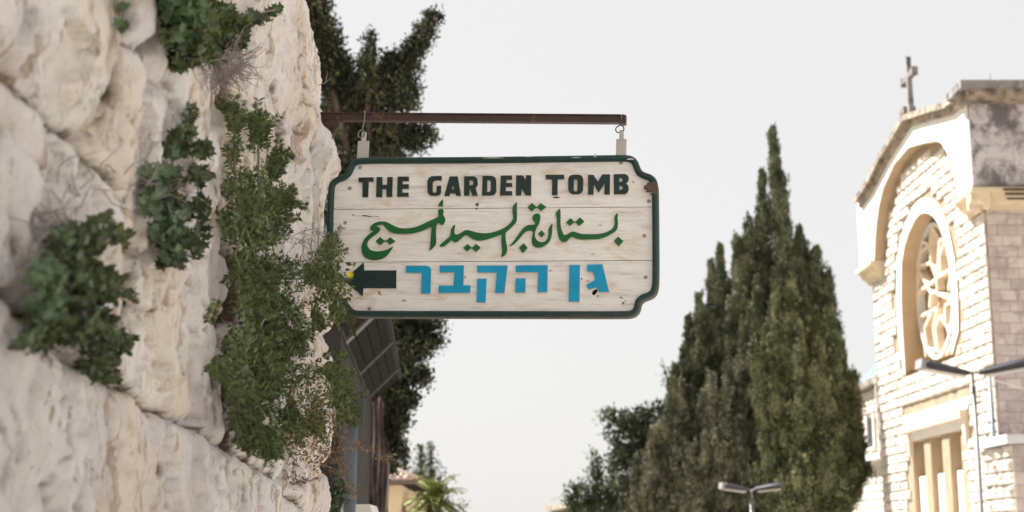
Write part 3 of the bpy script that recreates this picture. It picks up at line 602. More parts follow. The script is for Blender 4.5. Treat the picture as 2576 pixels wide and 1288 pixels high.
for l in (
 [[(180,135),(383,133),(383,210),(280,213),(280,268),(385,268),(385,335),(270,340),(268,412),(383,412),(383,490),(165,492)]],
 [[(455,130),(575,130),(628,215),(632,130),(728,130),(724,492),(625,492),(560,370),(545,492),(450,492)]],
 [[(985,120),(1315,120),(1315,200),(1200,205),(1195,485),(1095,485),(1100,205),(985,200)]],
 [[(1440,125),(1520,116),(1600,122),(1640,150),(1658,210),(1652,400),(1630,440),(1580,468),(1470,470),(1410,440),(1387,390),(1387,200),(1405,150)],[(1490,205),(1540,205),(1553,225),(1548,405),(1530,420),(1500,415),(1485,395)]],
 [[(1745,120),(1840,120),(1920,240),(1995,112),(2135,112),(2130,472),(2030,472),(2040,270),(1930,440),(1925,440),(1845,280),(1840,475),(1740,475)]],
 [[(2200,110),(2400,105),(2450,130),(2472,180),(2460,240),(2420,275),(2460,310),(2470,370),(2455,430),(2410,468),(2205,470)],[(2300,175),(2345,180),(2370,210),(2345,245),(2300,250)],[(2300,315),(2345,320),(2370,355),(2345,385),(2300,390)]]): letter(B, l, LGREEN)
w1 = [(372,545),(390,500),(430,465),(500,435),(570,428),(640,438),(700,468),(780,510),(850,535),(950,545),(1050,535),(1150,510),(1250,460),(1380,400),(1482,355),(1472,310),(1470,232),(1565,230),(1552,330),(1580,365),(1590,410),(1575,460),(1525,500),(1508,468),(1480,455),(1450,475),(1438,560),(1438,650),(1445,790),(1400,850),(1315,915),(1345,845),(1350,700),(1360,580),(1370,510),(1250,570),(1150,605),(1050,628),(930,635),(800,632),(720,610),(660,570),(610,520),(578,478),(520,487),(468,510),(520,520),(546,548),(530,590),(480,635),(400,690),(345,745),(330,800),(345,850),(390,895),(460,912),(560,910),(650,885),(700,860),(755,822),(720,890),(660,975),(600,1020),(520,1050),(430,1058),(340,1040),(270,990),(238,920),(235,840),(260,750),(310,680),(380,620),(445,578),(380,575)]
letter(C3, [w1], BGREEN, 'arabic_letter', 1)
letter(C3, [[(1552,72),(1550,186),(1472,186),(1488,140),(1518,100)]], BGREEN, 'arabic_letter')
w2 = [(140,512),(128,600),(120,660),(135,718),(200,715),(260,680),(330,630),(400,632),(480,655),(560,680),(680,695),(800,690),(900,665),(1000,630),(1100,580),(1180,520),(1240,450),(1262,390),(1245,290),(1245,200),(1270,140),(1338,78),(1330,200),(1335,340),(1330,450),(1290,520),(1220,590),(1120,670),(1108,720),(1120,850),(1145,980),(1140,1060),(1110,1110),(1060,1145),(1018,1158),(1048,1080),(1042,980),(1028,850),(1033,760),(1046,712),(950,750),(850,785),(750,815),(650,838),(570,838),(500,820),(440,785),(395,740),(340,730),(290,760),(230,820),(170,870),(120,870),(62,822)]
letter(Mq, [[(Mq, x, y) for x, y in w2] + [(C3, 1680, 740), (C3, 1620, 795), (C3, 1570, 830), (C3, 1520, 840), (C3, 1488, 830), (C3, 1540, 770), (C3, 1620, 710)] + [(Mq, x, y) for x, y in ((45, 735), (50, 660), (65, 600), (100, 550))]], BGREEN, 'arabic_letter', 1)
w3 = [(1640,360),(1665,325),(1720,308),(1770,320),(1788,370),(1780,440),(1760,510),(1720,570),(1690,640),(1675,720),(1690,790),(1730,840),(1790,865),(1860,860),(1910,820),(1930,760),(1940,690),(1935,620),(1960,570),(2022,488),(2015,600),(2010,700),(1990,800),(1950,870),(1880,930),(1800,970),(1720,975),(1660,950),(1620,890),(1615,800),(1635,720),(1645,660),(1590,640),(1530,650),(1470,690),(1410,760),(1350,830),(1280,900),(1220,935),(1172,958),(1240,880),(1290,820),(1350,730),(1410,640),(1480,570),(1540,535),(1600,530),(1670,530),(1690,500),(1650,460),(1625,400)]
letter(Mq, [w3], BGREEN, 'arabic_letter', 1)
w4 = [(950,213),(955,330),(950,440),(960,530),(985,600),(1010,655),(1060,640),(1110,605),(1150,590),(1210,605),(1280,630),(1350,635),(1500,635),(1600,628),(1700,600),(1780,555),(1820,500),(1825,430),(1815,370),(1830,330),(1876,283),(1870,380),(1880,470),(1872,540),(1840,590),(1760,640),(1660,690),(1560,718),(1400,722),(1260,722),(1200,705),(1140,672),(1100,700),(1060,745),(1010,770),(960,750),(925,700),(905,620),(895,500),(890,380),(870,295),(910,250)]
letter(C4, [w4], BGREEN, 'arabic_letter', 1)
for cr, d in ((C3, [(540,680),(605,735),(640,735),(700,683),(787,750),(695,807),(640,752),(600,762),(540,814),(463,750)]), (Mq, [(385,898),(445,962),(475,965),(545,898),(632,975),(540,1057),(470,990),(440,985),(370,1047),(288,975)]),
  (Mq, [(1620,106),(1700,175),(1730,175),(1790,108),(1902,185),(1795,264),(1730,200),(1700,200),(1620,274),(1533,190)]), (Mq, [(1465,883),(1537,975),(1450,1077),(1368,975)]), (Mq, [(1810,633),(1872,705),(1805,777),(1738,705)]),
  (C4, [(1115,376),(1170,430),(1200,430),(1265,363),(1337,430),(1255,502),(1195,450),(1165,450),(1105,502),(1038,445)]), (C4, [(1880,673),(1967,748),(1890,827),(1813,745)])): letter(cr, [d], BGREEN, 'arabic_dot')
for cr, l in ((C5, [(1185,280),(1460,280),(1510,292),(1535,330),(1532,400),(1525,662),(1395,662),(1402,380),(1185,378)]), (C5, [(1650,278),(1985,275),(1980,550),(2078,552),(2070,655),(1635,655),(1640,555),(1840,555),(1855,372),(1655,375)]),
  (C5, [(2165,278),(2590,278),(2545,655),(2415,655),(2440,375),(2170,375)]), (C5, [(2170,460),(2300,460),(2285,785),(2160,785)]), (C6, [(310,275),(750,272),(745,645),(610,645),(620,370),(308,368)]), (C6, [(305,455),(445,455),(440,650),(305,650)]),
  (C6, [(1050,270),(1195,270),(1188,775),(1040,775)]), (C6, [(1295,265),(1505,260),(1600,642),(1460,645),(1420,575),(1320,610),(1280,545),(1400,480),(1395,400),(1360,360),(1295,362)])): letter(cr, [l], BLUE, 'hebrew_letter')
letter(C5, [[(605,232),(610,345),(1055,345),(1052,592),(600,592),(590,705),(335,490),(335,470)]], LGREEN, 'arrow')
def mark(cr, l, m=BARE, w=.0016, nm='worn_patch'):
    b = MB(); b.prism([[cr(x, y, w) for x, y in l]], loc3, -.001, w, back=False); b.build(nm, m, sign, False, SM)
DK = m_plain('dark_hollow', (0.02, 0.015, 0.012), .9, .1)
mark(C3, [(240,332),(300,330),(350,340),(405,355),(380,362),(330,350),(260,345)], DK, nm='crack'); mark(C3, [(80,320),(115,318),(125,328),(90,336)], DK, nm='crack'); mark(C3, [(400,352),(520,352),(525,357),(405,358)], BARE, nm='crack')
mark(C6, [(1360,655),(1385,620),(1425,605),(1440,625),(1420,660),(1395,688),(1370,682)], DK, nm='hole'); mark(C6, [(1420,695),(1460,690),(1440,715)], BARE); mark(C6, [(1205,455),(1222,450),(1230,465),(1215,475)], DK, nm='hole')
mark(C3, [(2060,150),(2120,130),(2130,150),(2110,190),(2090,185)], BARE); mark(C3, [(2075,225),(2095,215),(2110,232),(2090,245)], DK, nm='hole'); mark(C4, [(830,40),(900,28),(955,45),(900,58),(840,55)], BARE)
mark(C6, [(1735,712),(1760,708),(1795,735),(1770,735)], BARE); mark(C6, [(1805,755),(1840,765),(1825,775)], BARE); mark(C6, [(1770,790),(1790,780),(1815,795),(1795,812)], BARE); mark(B, [(2535,245),(2550,235),(2562,255),(2545,270)], DK, nm='hole')
mark(C5, [(790,640),(830,625),(850,690),(800,680)], m_plain('knot_stain', (0.42, 0.33, 0.25), .8, .2), nm='knot'); mark(C5, [(1120,765),(1160,745),(1200,765),(1160,778)], m_plain('knot_stain', (0.42, 0.33, 0.25), .8, .2), nm='knot')
b = MB(); P = [sl(x, y, .024) for x, y in ((1619, 464), (1632, 458), (1654, 459), (1656, 488), (1640, 489), (1630, 478))]
for k in range(4):
    lo, hi = k / 4 + .01, (k + 1) / 4 - .015
    yb = P[3][1] + (P[1][1] - P[3][1]) * lo; yt = P[3][1] + (P[1][1] - P[3][1]) * hi; xl = P[0][0] + (.030, .012, .0, .012)[k] ; xr = P[2][0] - .0005
    b.prism([[(xl, yb), (xr, yb), (xr, yt), (xl + .004, yt)]], loc3, .004, .0245 - .0008 * (k % 2))
b.build('bare_wood_patch', BARE, sign, False, SM)
for (x, y, w, h) in ((1497, 391, 2.2, 10), (1240, 397, 26, 2.5), (1586, 400, 9, 4), (1450, 396, 12, 2), (1560, 790, 26, 3), (1470, 792, 40, 3.5), (1380, 793, 14, 2.5), (1330, 394, 10, 2)):
    b = MB(); q = [sl(x + w * math.cos(a) * (1 + .3 * math.sin(3 * a)), y + h * .5 * math.sin(a), .023) for a in np.linspace(0, 2 * math.pi, 11)[:-1]]; b.prism([q], loc3, .012, .0234, back=False); b.build('paint_chip', FSIDE if y > 500 else CREAM, sign, False, SM)
for (x, y) in ((906, 421), (1562, 409), (1621, 593), (1624, 697), (1632, 519 - 13), (880, 473), (929, 776), (868, 560)):
    p = sl(x, y, .003); b = MB(); b.tube([(p[0], p[1], -.002), (p[0], p[1], .002), (p[0], p[1], .0035)], [.0085, .0085, .006], 12); b.tube([(p[0] - .006, p[1], .0036), (p[0] + .006, p[1], .0036)], .0008, 4, 1); b.build('screw', [SCREW, DK], sign, True, SM)
# straps up to the rings
for (xa, ya, xb, yb, ring) in ((898, 352, 923, 400, (909, 338)), (1549, 347, 1574, 398, (1560, 330))):
    p, q = sl(xa, ya, -.01), sl(xb, yb, -.01); q2 = sl(xb, yb + 60, -.01); b = MB(); b.box(((p[0] + q[0]) / 2, (p[1] + q2[1]) / 2, -.030), (q[0] - p[0], p[1] - q2[1], .006)); st = b.build('hanger_strap', STRAP, sign, False, SM)
    cx = (p[0] + q[0]) / 2; b = MB(); b.box((cx, p[1] + .014, -.030), (.019, .040, .010)); b.tube([(cx - .0085, p[1] + .034, -.030), (cx + .0085, p[1] + .034, -.030)], .0075, 10); b.build('hanger_eye', STRAP, st, False, SM)
# bracket bar
bk = thing('sign_bracket', onplane(800, 300, SO, un), 'rusty brown iron bar fixed to the rock, carrying the sign on two hooks', 'bracket')
a_, b_ = onplane(762, 296, SO - un * .028, un), onplane(1573, 302.5, SO - un * .028, un); dd = (b_ - a_).normalized(); upv = (uz - dd * uz.dot(dd)).normalized()
b = MB(); b.beam(a_, b_, .034, .030, upv); b.build('bar', RUST, bk)
b = MB(); b.beam(a_ + upv * .0175 , b_ + upv * .0175 - dd * .004, .004, .040, -un); 
b = MB(); q1, q2 = a_ + upv * .0178, b_ + upv * .0178 - dd * .006; b.beam(q1, q2, .046, .0045, upv); b.build('top_flange', RUST, bk)
b = MB(); b.beam(b_ - dd * .012, b_ + dd * .004, .040, .038, upv); b.build('end_cap', RUST, bk)
b = MB(); p1 = onplane(806, 316, SO - un * .028, un); p2 = onplane(857, 314, SO - un * .028, un); b.beam(p1, p2, .05, .030, upv); p3 = onplane(838, 318, SO - un * .03, un); p4 = onplane(834, 345, SO - un * .03, un); b.tube([p3, (p3 + p4) / 2 + dd * .006, p4, p4 - dd * .03 + upv * .01], [.012, .012, .010, .008], 8); b.build('wall_mount', RUST, bk)
w_ = -.028
def L3(px, py, w=w_): x, y = sl(px, py, w); return SM @ Vector((x, y, w))
hk = MB(); c = L3(915, 283); pts = [L3(913, 298, -.052), L3(914, 286, -.052), L3(916, 280, -.040), L3(917, 279.5, -.03), L3(918, 284, -.004), L3(917, 298, -.002), L3(915, 310, -.010), L3(912, 322, -.02), L3(911, 330, -.026)]
hk.tube(pts, .0028, 8); hk.build('hook', RING, bk, True)
def ringm(cx, cy, rx, m, tilt, nm, r=.0036, a0=0, a1=2 * math.pi, sy=1.0):
    c = L3(cx, cy, -.030); e1 = (ux * math.cos(tilt) + un * math.sin(tilt)); pts = [c + (e1 * math.cos(a) + uz * math.sin(a) * sy) * rx * c.y / F for a in np.linspace(a0, a1, 22)]
    b = MB(); b.tube(pts, r, 8, caps=(a1 - a0) < 6.2); b.build(nm, m, bk, True)
ringm(909, 337, 10.5, RING, .35, 'ring')
hk = MB(); hk.tube([L3(1563, 300, -.05), L3(1563, 290, -.052), L3(1563, 286, -.035), L3(1564, 289, -.006), L3(1563, 306, -.004), L3(1562, 315, -.02)], .0030, 8); hk.build('hook', RINGD, bk, True)
ringm(1560, 325, 10.5, RINGD, .25, 'ring', .0028, math.radians(-60), math.radians(150)); ringm(1557, 326, 8.5, RINGD, -.2, 'ring', .0026, math.radians(100), math.radians(290))
#@@end
#@@p_trees.py
# ------------------------------------------------------------------ trees
def m_fol(name, a, b, c):
    n = NT(name, 0.7, 0.2); col = n.ramp(n.island(), (0, a), (.5, b), (1, c)); col = n.mix(n.ramp(n.noise(1.9, 5, None, .65), (.44, 0), (.56, .8)), col, tuple(x * .5 * (1.0, .88, .8)[i] for i, x in enumerate(a))); col = n.mix(n.ramp(n.noise(2.6, 4, n.map((1, 1, .6), (0, 0, 1))), (.52, 0), (.64, .6)), col, tuple(x * 1.25 for x in c))
    return n.col(col).m
CY1 = m_fol('cypress_olive', (0.048, 0.062, 0.034), (0.102, 0.114, 0.064), (0.195, 0.19, 0.115))
CY2 = m_fol('cypress_green', (0.054, 0.070, 0.030), (0.108, 0.124, 0.058), (0.20, 0.20, 0.105))
CY3 = m_fol('cypress_grey_brown', (0.060, 0.066, 0.042), (0.120, 0.123, 0.078), (0.205, 0.195, 0.13))
CY4 = m_fol('conifer_dark', (0.014, 0.020, 0.013), (0.034, 0.042, 0.025), (0.120, 0.115, 0.062))
PN = m_fol('far_conifer_green', (0.040, 0.055, 0.032), (0.065, 0.080, 0.045), (0.10, 0.11, 0.06))
def foliage(root, C, U, size, m, up=.8, name='foliage', w=.45, kind='blade'):
    """C centres, U outward directions"""
    n = len(C); A_ = U * .25 + rnd(n) * .55; A_[:, 2] += up
    me = leaf_mesh(name, C, A_, U + rnd(n) * .45, size * rng.uniform(.55, 1.3, n), kind, m); o = bpy.data.objects.new(name, me); place(o, root); o['kind'] = 'stuff'; return o
def plume_pts(tx, ty, bx, by, hw, Y, dens, twist=0.0):
    a, b = np.array(at(tx, ty, Y)), np.array(at(bx, by, Y)); R = hw * Y / F; H = np.linalg.norm(a - b)
    nc = int(dens * R * H * 250) + 8
    t = rng.random(nc) ** .72; t[0] = .02; t[1] = .05; ph = rng.random(nc) * 2 * np.pi
    prof = np.minimum(1, (t * 1.4) ** .9) * (1 - .45 * np.clip(t - .75, 0, 1) / .25)
    rr = R * prof * (.45 + .80 * rng.random(nc)) * (1 + .18 * np.sin(ph * 3 + t * 11 + tx)); rr[:2] = 0
    bins = rng.uniform(.62, 1.28, (18, 5)); bins[rng.random((18, 5)) < .16] = .12; rr = rr * bins[np.minimum(17, (t * 18).astype(int)), np.minimum(4, (ph / 6.2832 * 5).astype(int))]
    ctr = a[None] * (1 - t[:, None]) + b[None] * t[:, None]; U = np.stack([np.cos(ph), np.sin(ph), np.zeros(nc)], 1); B0 = ctr + U * rr[:, None] + rng.normal(size=(nc, 3)) * .03
    k = 84; w = rng.uniform(.07, .19, nc) * (.55 + .45 * np.minimum(1, t * 3)); L = w * rng.uniform(1.4, 3.0, nc)
    v = rng.normal(size=(nc, k, 3)); v /= np.linalg.norm(v, axis=2, keepdims=True); tilt = U * rng.uniform(-.1, .5, (nc, 1)) + rng.normal(size=(nc, 3)) * .12
    r3 = rng.random((nc, k, 1)) ** .35
    taper = 1 - .55 * np.clip(v[:, :, 2:3] * r3, 0, 1)
    P = B0[:, None] + v * r3 * np.stack([w, w, L], 1)[:, None] * np.concatenate([taper, taper, np.ones_like(taper)], 2) + tilt[:, None] * (v[:, :, 2:3] * r3 * L[:, None, None])
    kc = int(nc * 11); tc = rng.random(kc) ** .72; pc_ = rng.random(kc) * 6.283; prc = R * np.minimum(1, (tc * 1.4) ** .9) * (1 - .45 * np.clip(tc - .75, 0, 1) / .25) * .55 * rng.random(kc) ** .5
    Pc = a[None] * (1 - tc[:, None]) + b[None] * tc[:, None] + np.stack([np.cos(pc_) * prc, np.sin(pc_) * prc, np.zeros(kc)], 1)
    return np.concatenate([P.reshape(-1, 3), Pc]), np.concatenate([(v + U[:, None] * .25).reshape(-1, 3), rnd(kc)])
def cypress(name, label, plumes, Y, m, size, dens, trunk, cat='cypress', up=1.0, group=None, extra=None):
    more = []
    for (a, b, c, d, hw, dy) in plumes:
        if hw > 28:
            for sg in (-1, 1):
                t = random.uniform(.12, .45); xx = a + (c - a) * t + sg * hw * random.uniform(.45, .9); yy = b + (d - b) * t - 10; more.append((xx + sg * random.uniform(0, 8), yy - random.uniform(10, 50), xx, yy + 110, random.uniform(8, 14), dy + random.uniform(-.2, .2)))
    plumes = list(plumes) + more
    tx, ty, bx, by, r = trunk; p0 = at(bx, 1288, Y); p0.z = ground_z(Y); root = thing(name, p0, label, cat, group)
    Ps = []; Us = []
    for i, (a, b, c, d, hw, dy) in enumerate(plumes):
        P, U = plume_pts(a, b, c, d, hw, Y + dy, dens); Ps.append(P); Us.append(U)
    foliage(root, np.concatenate(Ps), np.concatenate(Us), size, m, up)
    b = MB(); top = at(tx, ty, Y); q = [p0 + (top - p0) * t + Vector((math.sin(t * 9) * .06, 0, 0)) for t in np.linspace(0, 1, 8)]; b.tube(q, [r * (1.25 - t) for t in np.linspace(0, 1, 8)], 9); tr = b.build('trunk', BARK, root, True)
    for (a, b_, c, d, hw, dy) in plumes[:9]:
        b = MB(); e = at(a, b_ + 15, Y + dy); s = at(c, min(d, 1288), Y + dy); s0 = p0 + (top - p0) * .25; b.tube([s0, s * .6 + s0 * .4, s, (s + e) / 2, e], [r * .5, r * .42, r * .35, r * .2, .012], 6); b.build('limb', BARK, root, True)
    return root
cypress('cypress_tree', 'tallest cypress with twin thin spires in the clump beside the church', [(1942, 318, 1982, 800, 25, 0), (1917, 430, 1925, 820, 23, .3), (1884, 555, 1895, 1000, 40, .4), (1860, 605, 1878, 1050, 30, 0), (2010, 575, 2030, 1050, 48, .3), (2045, 635, 2062, 1100, 44, 0), (2084, 685, 2088, 1100, 34, .2), (1965, 600, 1962, 1100, 52, -.3), (1905, 700, 1910, 1150, 50, -.5), (2020, 700, 2020, 1150, 50, -.3), (1962, 430, 1975, 760, 18, 0)], 42, CY1, .085, 1.0, (1975, 560, 1985, 1288, .22))
cypress('cypress_tree', 'rounded broad green cypress in front of the church annex, right of the clump', [(1953, 705, 1972, 1260, 44, 0), (1988, 690, 2008, 1270, 46, -.4), (2048, 790, 2058, 1310, 50, -.7), (2086, 780, 2100, 1300, 50, -.2), (2112, 860, 2128, 1270, 42, 0), (2138, 960, 2142, 1235, 30, .2), (1938, 860, 1958, 1320, 42, -.4), (2075, 930, 2085, 1330, 52, -.9), (2010, 900, 2015, 1330, 45, -.9)], 40, CY2, .085, 1.25, (2040, 800, 2062, 1288, .2))
cypress('cypress_tree', 'cypress with one needle-thin spire left of the tallest one', [(1812, 620, 1818, 960, 22, 0), (1789, 662, 1796, 960, 18, .2), (1758, 738, 1768, 1050, 26, 0), (1732, 800, 1742, 1100, 26, .2), (1832, 715, 1842, 1100, 34, .2), (1785, 780, 1792, 1250, 42, 0), (1722, 880, 1728, 1250, 34, -.2), (1842, 830, 1850, 1260, 44, .3), (1702, 925, 1706, 1260, 28, 0)], 43.5, CY1, .085, 1.1, (1800, 760, 1800, 1288, .18))
cypress('cypress_tree', 'shaggy grey brown cypress in the middle front of the clump, behind the street lamp', [(1882, 880, 1890, 1340, 44, 0), (1830, 930, 1832, 1350, 48, -.3), (1772, 985, 1776, 1350, 44, 0), (1716, 1010, 1718, 1350, 42, .2), (1668, 1060, 1670, 1350, 40, 0), (1930, 960, 1930, 1340, 40, -.2), (1690, 960, 1692, 1250, 26, .5), (1800, 1090, 1802, 1370, 45, -.6), (1740, 1130, 1744, 1370, 45, -.5), (1860, 1090, 1862, 1370, 45, -.6), (1635, 1130, 1640, 1350, 38, .1)], 41, CY3, .09, 1.2, (1800, 1000, 1800, 1288, .24))
b = MB()
def blob_pts(bl, Y, nper):
    Ps = []; Us = []
    for (cx, cy, rx, ry, *dy) in bl:
        dy = dy[0] if dy else 0; c = np.array(at(cx, cy, Y + dy)); k = (Y + dy) / F; nc = max(6, int(rx * ry * nper)); u = rng.normal(size=(nc, 3)); u /= np.linalg.norm(u, axis=1, keepdims=True); r_ = rng.random((nc, 1)) ** .5
        C = c + u * r_ * np.array([rx * k, (rx + ry) * .45 * k, ry * k]); j = 10; cs = .050 * Y / 20
        P = C[:, None] + rng.normal(size=(nc, j, 3)) * cs * np.array([1, 1, 1.1]); Ps.append(P.reshape(-1, 3)); Us.append((np.repeat(u[:, None], j, 1) + rng.normal(size=(nc, j, 3)) * .5).reshape(-1, 3))
    return np.concatenate(Ps), np.concatenate(Us)
def leafy(name, label, cat, blobs, Y, m, size, nper, trunkpx, r, up=.4, limbs=(), bark=BARK):
    p0 = at(trunkpx[0], 1288, Y); p0.z = ground_z(Y); root = thing(name, p0, label, cat)
    P, U = blob_pts(blobs, Y, nper); foliage(root, P, U, size, m, up)
    b = MB(); top = at(*trunkpx[1], Y); b.tube([p0 + (top - p0) * t + Vector((math.sin(t * 7) * r, 0, 0)) for t in np.linspace(0, 1, 7)], [r * (1.2 - t) + .01 for t in np.linspace(0, 1, 7)], 9); b.build('trunk', bark, root, True)
    for l in limbs:
        b = MB(); b.tube([at(x, y, Y) for x, y in l], [r * (.5 - .4 * i / len(l)) for i in range(len(l))], 6); b.build('limb', bark, root, True)
    return root
leafy('conifer_tree', 'loose conifer with layered open branches at the left end of the tree clump', 'conifer', [(1522, 1045, 16, 12), (1545, 1052, 25, 14), (1575, 1065, 28, 16), (1612, 1050, 30, 18), (1650, 1040, 26, 18), (1685, 1030, 26, 22), (1532, 1085, 16, 9), (1590, 1095, 28, 16), (1635, 1090, 38, 30), (1560, 1130, 16, 10), (1600, 1130, 35, 22), (1550, 1165, 26, 12), (1585, 1175, 30, 14), (1640, 1160, 40, 34), (1620, 1210, 45, 30), (1665, 1230, 40, 50), (1640, 1270, 45, 35), (1590, 1240, 26, 20), (1700, 1080, 30, 40), (1600, 1085, 34, 30), (1570, 1150, 34, 24), (1545, 1110, 18, 14), (1610, 1150, 40, 34), (1575, 1215, 34, 26), (1540, 1190, 20, 12), (1600, 1290, 50, 40)], 44, PN, .15, .05, (1660, (1660, 1050)), .16, .5, [[(1650, 1150), (1600, 1100), (1530, 1050)], [(1655, 1200), (1600, 1160), (1545, 1168)], [(1655, 1120), (1610, 1070), (1560, 1055)]])
leafy('conifer_tree', 'low dark pointed conifer behind the flat roofed white building', 'conifer', [(1502, 1152, 7, 14), (1500, 1178, 15, 16), (1502, 1205, 20, 18), (1470, 1225, 18, 10), (1450, 1232, 14, 8), (1445, 1255, 22, 14), (1480, 1255, 30, 20), (1515, 1245, 30, 25), (1460, 1285, 40, 22), (1510, 1290, 50, 30), (1565, 1280, 50, 35), (1550, 1240, 28, 24), (1440, 1290, 22, 16)], 48, PN, .16, .05, (1500, (1500, 1160)), .13, .6)
leafy('conifer_tree', 'large dark conifer rising behind the sign, trunk right of the round steel post', 'conifer',
 [(790, 20, 40, 70), (815, 95, 45, 55), (840, 150, 32, 40), (815, 190, 50, 50), (866, 185, 26, 40), (932, 105, 8, 22), (930, 140, 15, 24), (918, 172, 20, 22), (890, 215, 40, 30), (1088, 50, 16, 16), (1100, 48, 8, 10), (1068, 82, 26, 22), (1050, 118, 30, 26), (1020, 150, 30, 26), (990, 158, 26, 28), (985, 195, 38, 30), (955, 190, 30, 28), (1020, 205, 28, 22), (1040, 172, 14, 14), (1044, 228, 8, 18), (870, 245, 60, 45, .4), (945, 255, 65, 42, .2), (1005, 248, 42, 34), (1030, 262, 18, 18), (840, 300, 50, 50, .5), (900, 310, 60, 50, .5), (880, 355, 60, 50, .3), (950, 345, 60, 48, .2), (1015, 340, 46, 30), (1070, 330, 20, 14), (1085, 348, 14, 10), (1045, 366, 30, 16), (950, 420, 80, 55), (900, 480, 60, 60, .3), (960, 540, 80, 80), (950, 660, 80, 90), (960, 770, 80, 60),
  (850, 440, 40, 60), (840, 540, 30, 60), (842, 640, 30, 60), (850, 740, 34, 50), (1005, 825, 55, 38), (1070, 822, 34, 16), (1108, 822, 16, 6), (1045, 872, 55, 34), (1100, 862, 18, 10), (1010, 930, 52, 50), (1062, 955, 18, 16), (1078, 940, 8, 8), (1000, 1000, 40, 42), (1034, 1010, 18, 16), (985, 1075, 26, 50), (1008, 1060, 16, 26), (1000, 1120, 16, 26), (985, 1170, 12, 30), (1015, 1145, 8, 10)],
 20, CY4, .070, .115, (945, (950, 500)), .13, .5, [[(950, 1050), (960, 900), (1000, 830), (1080, 825)], [(940, 700), (960, 400), (1000, 200), (1095, 50)], [(930, 700), (880, 400), (820, 150), (790, 20)], [(955, 1010), (985, 960), (1050, 880)], [(945, 500), (925, 300), (930, 100)], [(950, 500), (1000, 370), (1080, 345)]])
con = [o for o in COL.objects if o.name.startswith('conifer_tree')][-1]
for x0, x1, rr, ph in ((912, 917, 10, 0), (930, 931, 10, 1), (946, 944, 9, 2), (960, 957, 8, 3), (973, 970, 8, 4)):
    b = MB(); P = [at(x1 + (x0 - x1) * t + math.sin(t * 9 + ph) * 2.5, 980 + 330 * (1 - t), 19.4 + .12 * ph) for t in np.linspace(0, 1, 9)]; P = [Vector((P[0].x, P[0].y, ground_z(19)))] + P; b.tube(P, [rr * 1.3 * 19.4 / F] + [rr * (1.1 - .4 * t) * 19.4 / F for t in np.linspace(0, 1, 9)], 8); b.build('fluted_stem', BARK, con, True)
b = MB(); b.tube([at(968, 1300, 18.9), at(976, 1200, 18.9), at(977, 1168, 18.9), at(970, 1156, 18.9), at(962, 1157, 18.9)], [.02, .018, .016, .014, .010], 6); b.build('dead_limb', GREYTWIG, con, True)
sc_ = [o for o in COL.objects if o.name.startswith('cypress_tree')]
b = MB(); b.tube([at(1690, 990, 43.5), at(1678, 950, 43.5), at(1664, 900, 43.5)], [.05, .03, .01], 5); b.build('dead_limb', BARK, sc_[2], True)
P, U = blob_pts([(1684, 965, 5, 12), (1676, 940, 3, 8)], 43.5, .12); foliage(sc_[2], P, U, .1, CY1, 1.0)
# far small conifers, two spires
def spruce(label, tx, ty, bx, by, hw, Y):
    p0 = at(bx, 1288, Y); p0.z = ground_z(Y); root = thing('spruce_tree', p0, label, 'spruce'); Ps = []; Us = []
    top, bot = np.array(at(tx, ty, Y)), np.array(at(bx, by, Y)); H = np.linalg.norm(top - bot); b = MB()
    b.tube([p0, Vector(bot), Vector(top)], [.16, .10, .012], 7); b.build('trunk', BARK, root, True)
    for t in np.linspace(.0, 1, 22):
        for q in range(7):
            ph = q * .9 + t * 20 + random.random() * .4; L = hw * Y / F * (.05 + .9 * t ** 1.15) * random.uniform(.45, 1.15); c = top * (1 - t) + bot * t; d = np.array([math.cos(ph), math.sin(ph), .18]); e = c + d * L
            b = MB() ; n_ = max(3, int(L * 20)); s = rng.random(n_) ; P = c + d * L * s[:, None] + rng.normal(size=(n_, 3)) * .03; Ps.append(P); Us.append(np.tile(d, (n_, 1)))
    foliage(root, np.concatenate(Ps), np.concatenate(Us), .13, PN, .1); return root
spruce('small conifer with the right and tallest of two thin tops above the palm', 1082, 1118, 1085, 1300, 105, 46)
spruce('small conifer with the middle thin top above the tiled house roof', 1057, 1123, 1062, 1290, 70, 47)
spruce('small dark conifer rising just beside the big trunk, over the tiled roof', 1018, 1136, 1022, 1280, 60, 44)
# palm
PALM = m_leaf('palm_leaf', (0.14, 0.17, 0.045), (0.24, 0.27, 0.09), (0.34, 0.36, 0.14)); Yp = 31
pc = at(1092, 1272, Yp); p0 = Vector((pc.x, pc.y, ground_z(Yp))); root = thing('palm_tree', p0, 'yellow green feather palm at the bottom edge beside the tiled house', 'palm')
b = MB(); b.tube([p0, (p0 + pc) / 2, pc], [.24, .19, .17], 12); b.build('trunk', BARK, root, True)
for k in range(34):
    az = k * 2.399; el = (1.25, .95, .65, .35, .05)[k % 5]; L = random.uniform(.62, .95); d = Vector((math.cos(az) * math.cos(el), math.sin(az) * math.cos(el), math.sin(el))); P = [pc.copy()]; dd_ = d.copy()
    for _ in range(9): P.append(P[-1] + dd_ * L / 9); dd_ = (dd_ + Vector((0, 0, -.17))).normalized()
    C = []; A_ = []
    for i in range(1, 10):
        f = (P[i] - P[i - 1]).normalized(); s = f.cross(Vector((0, 0, 1))).normalized()
        for u in (0, .33, .66):
            q = P[i - 1].lerp(P[i], u)
            for sg in (-1, 1): C.append(q); A_.append(s * sg + f * .8 + Vector((0, 0, .1 + random.gauss(0, .1))))
    C = np.array([tuple(c) for c in C]); A_ = np.array([tuple(c) for c in A_]); o = bpy.data.objects.new('frond', leaf_mesh('frond', C, A_, np.tile([0, 0, 1.], (len(C), 1)) + rnd(len(C)) * .2, np.linspace(.24, .10, len(C)), 'blade', PALM)); place(o, root)
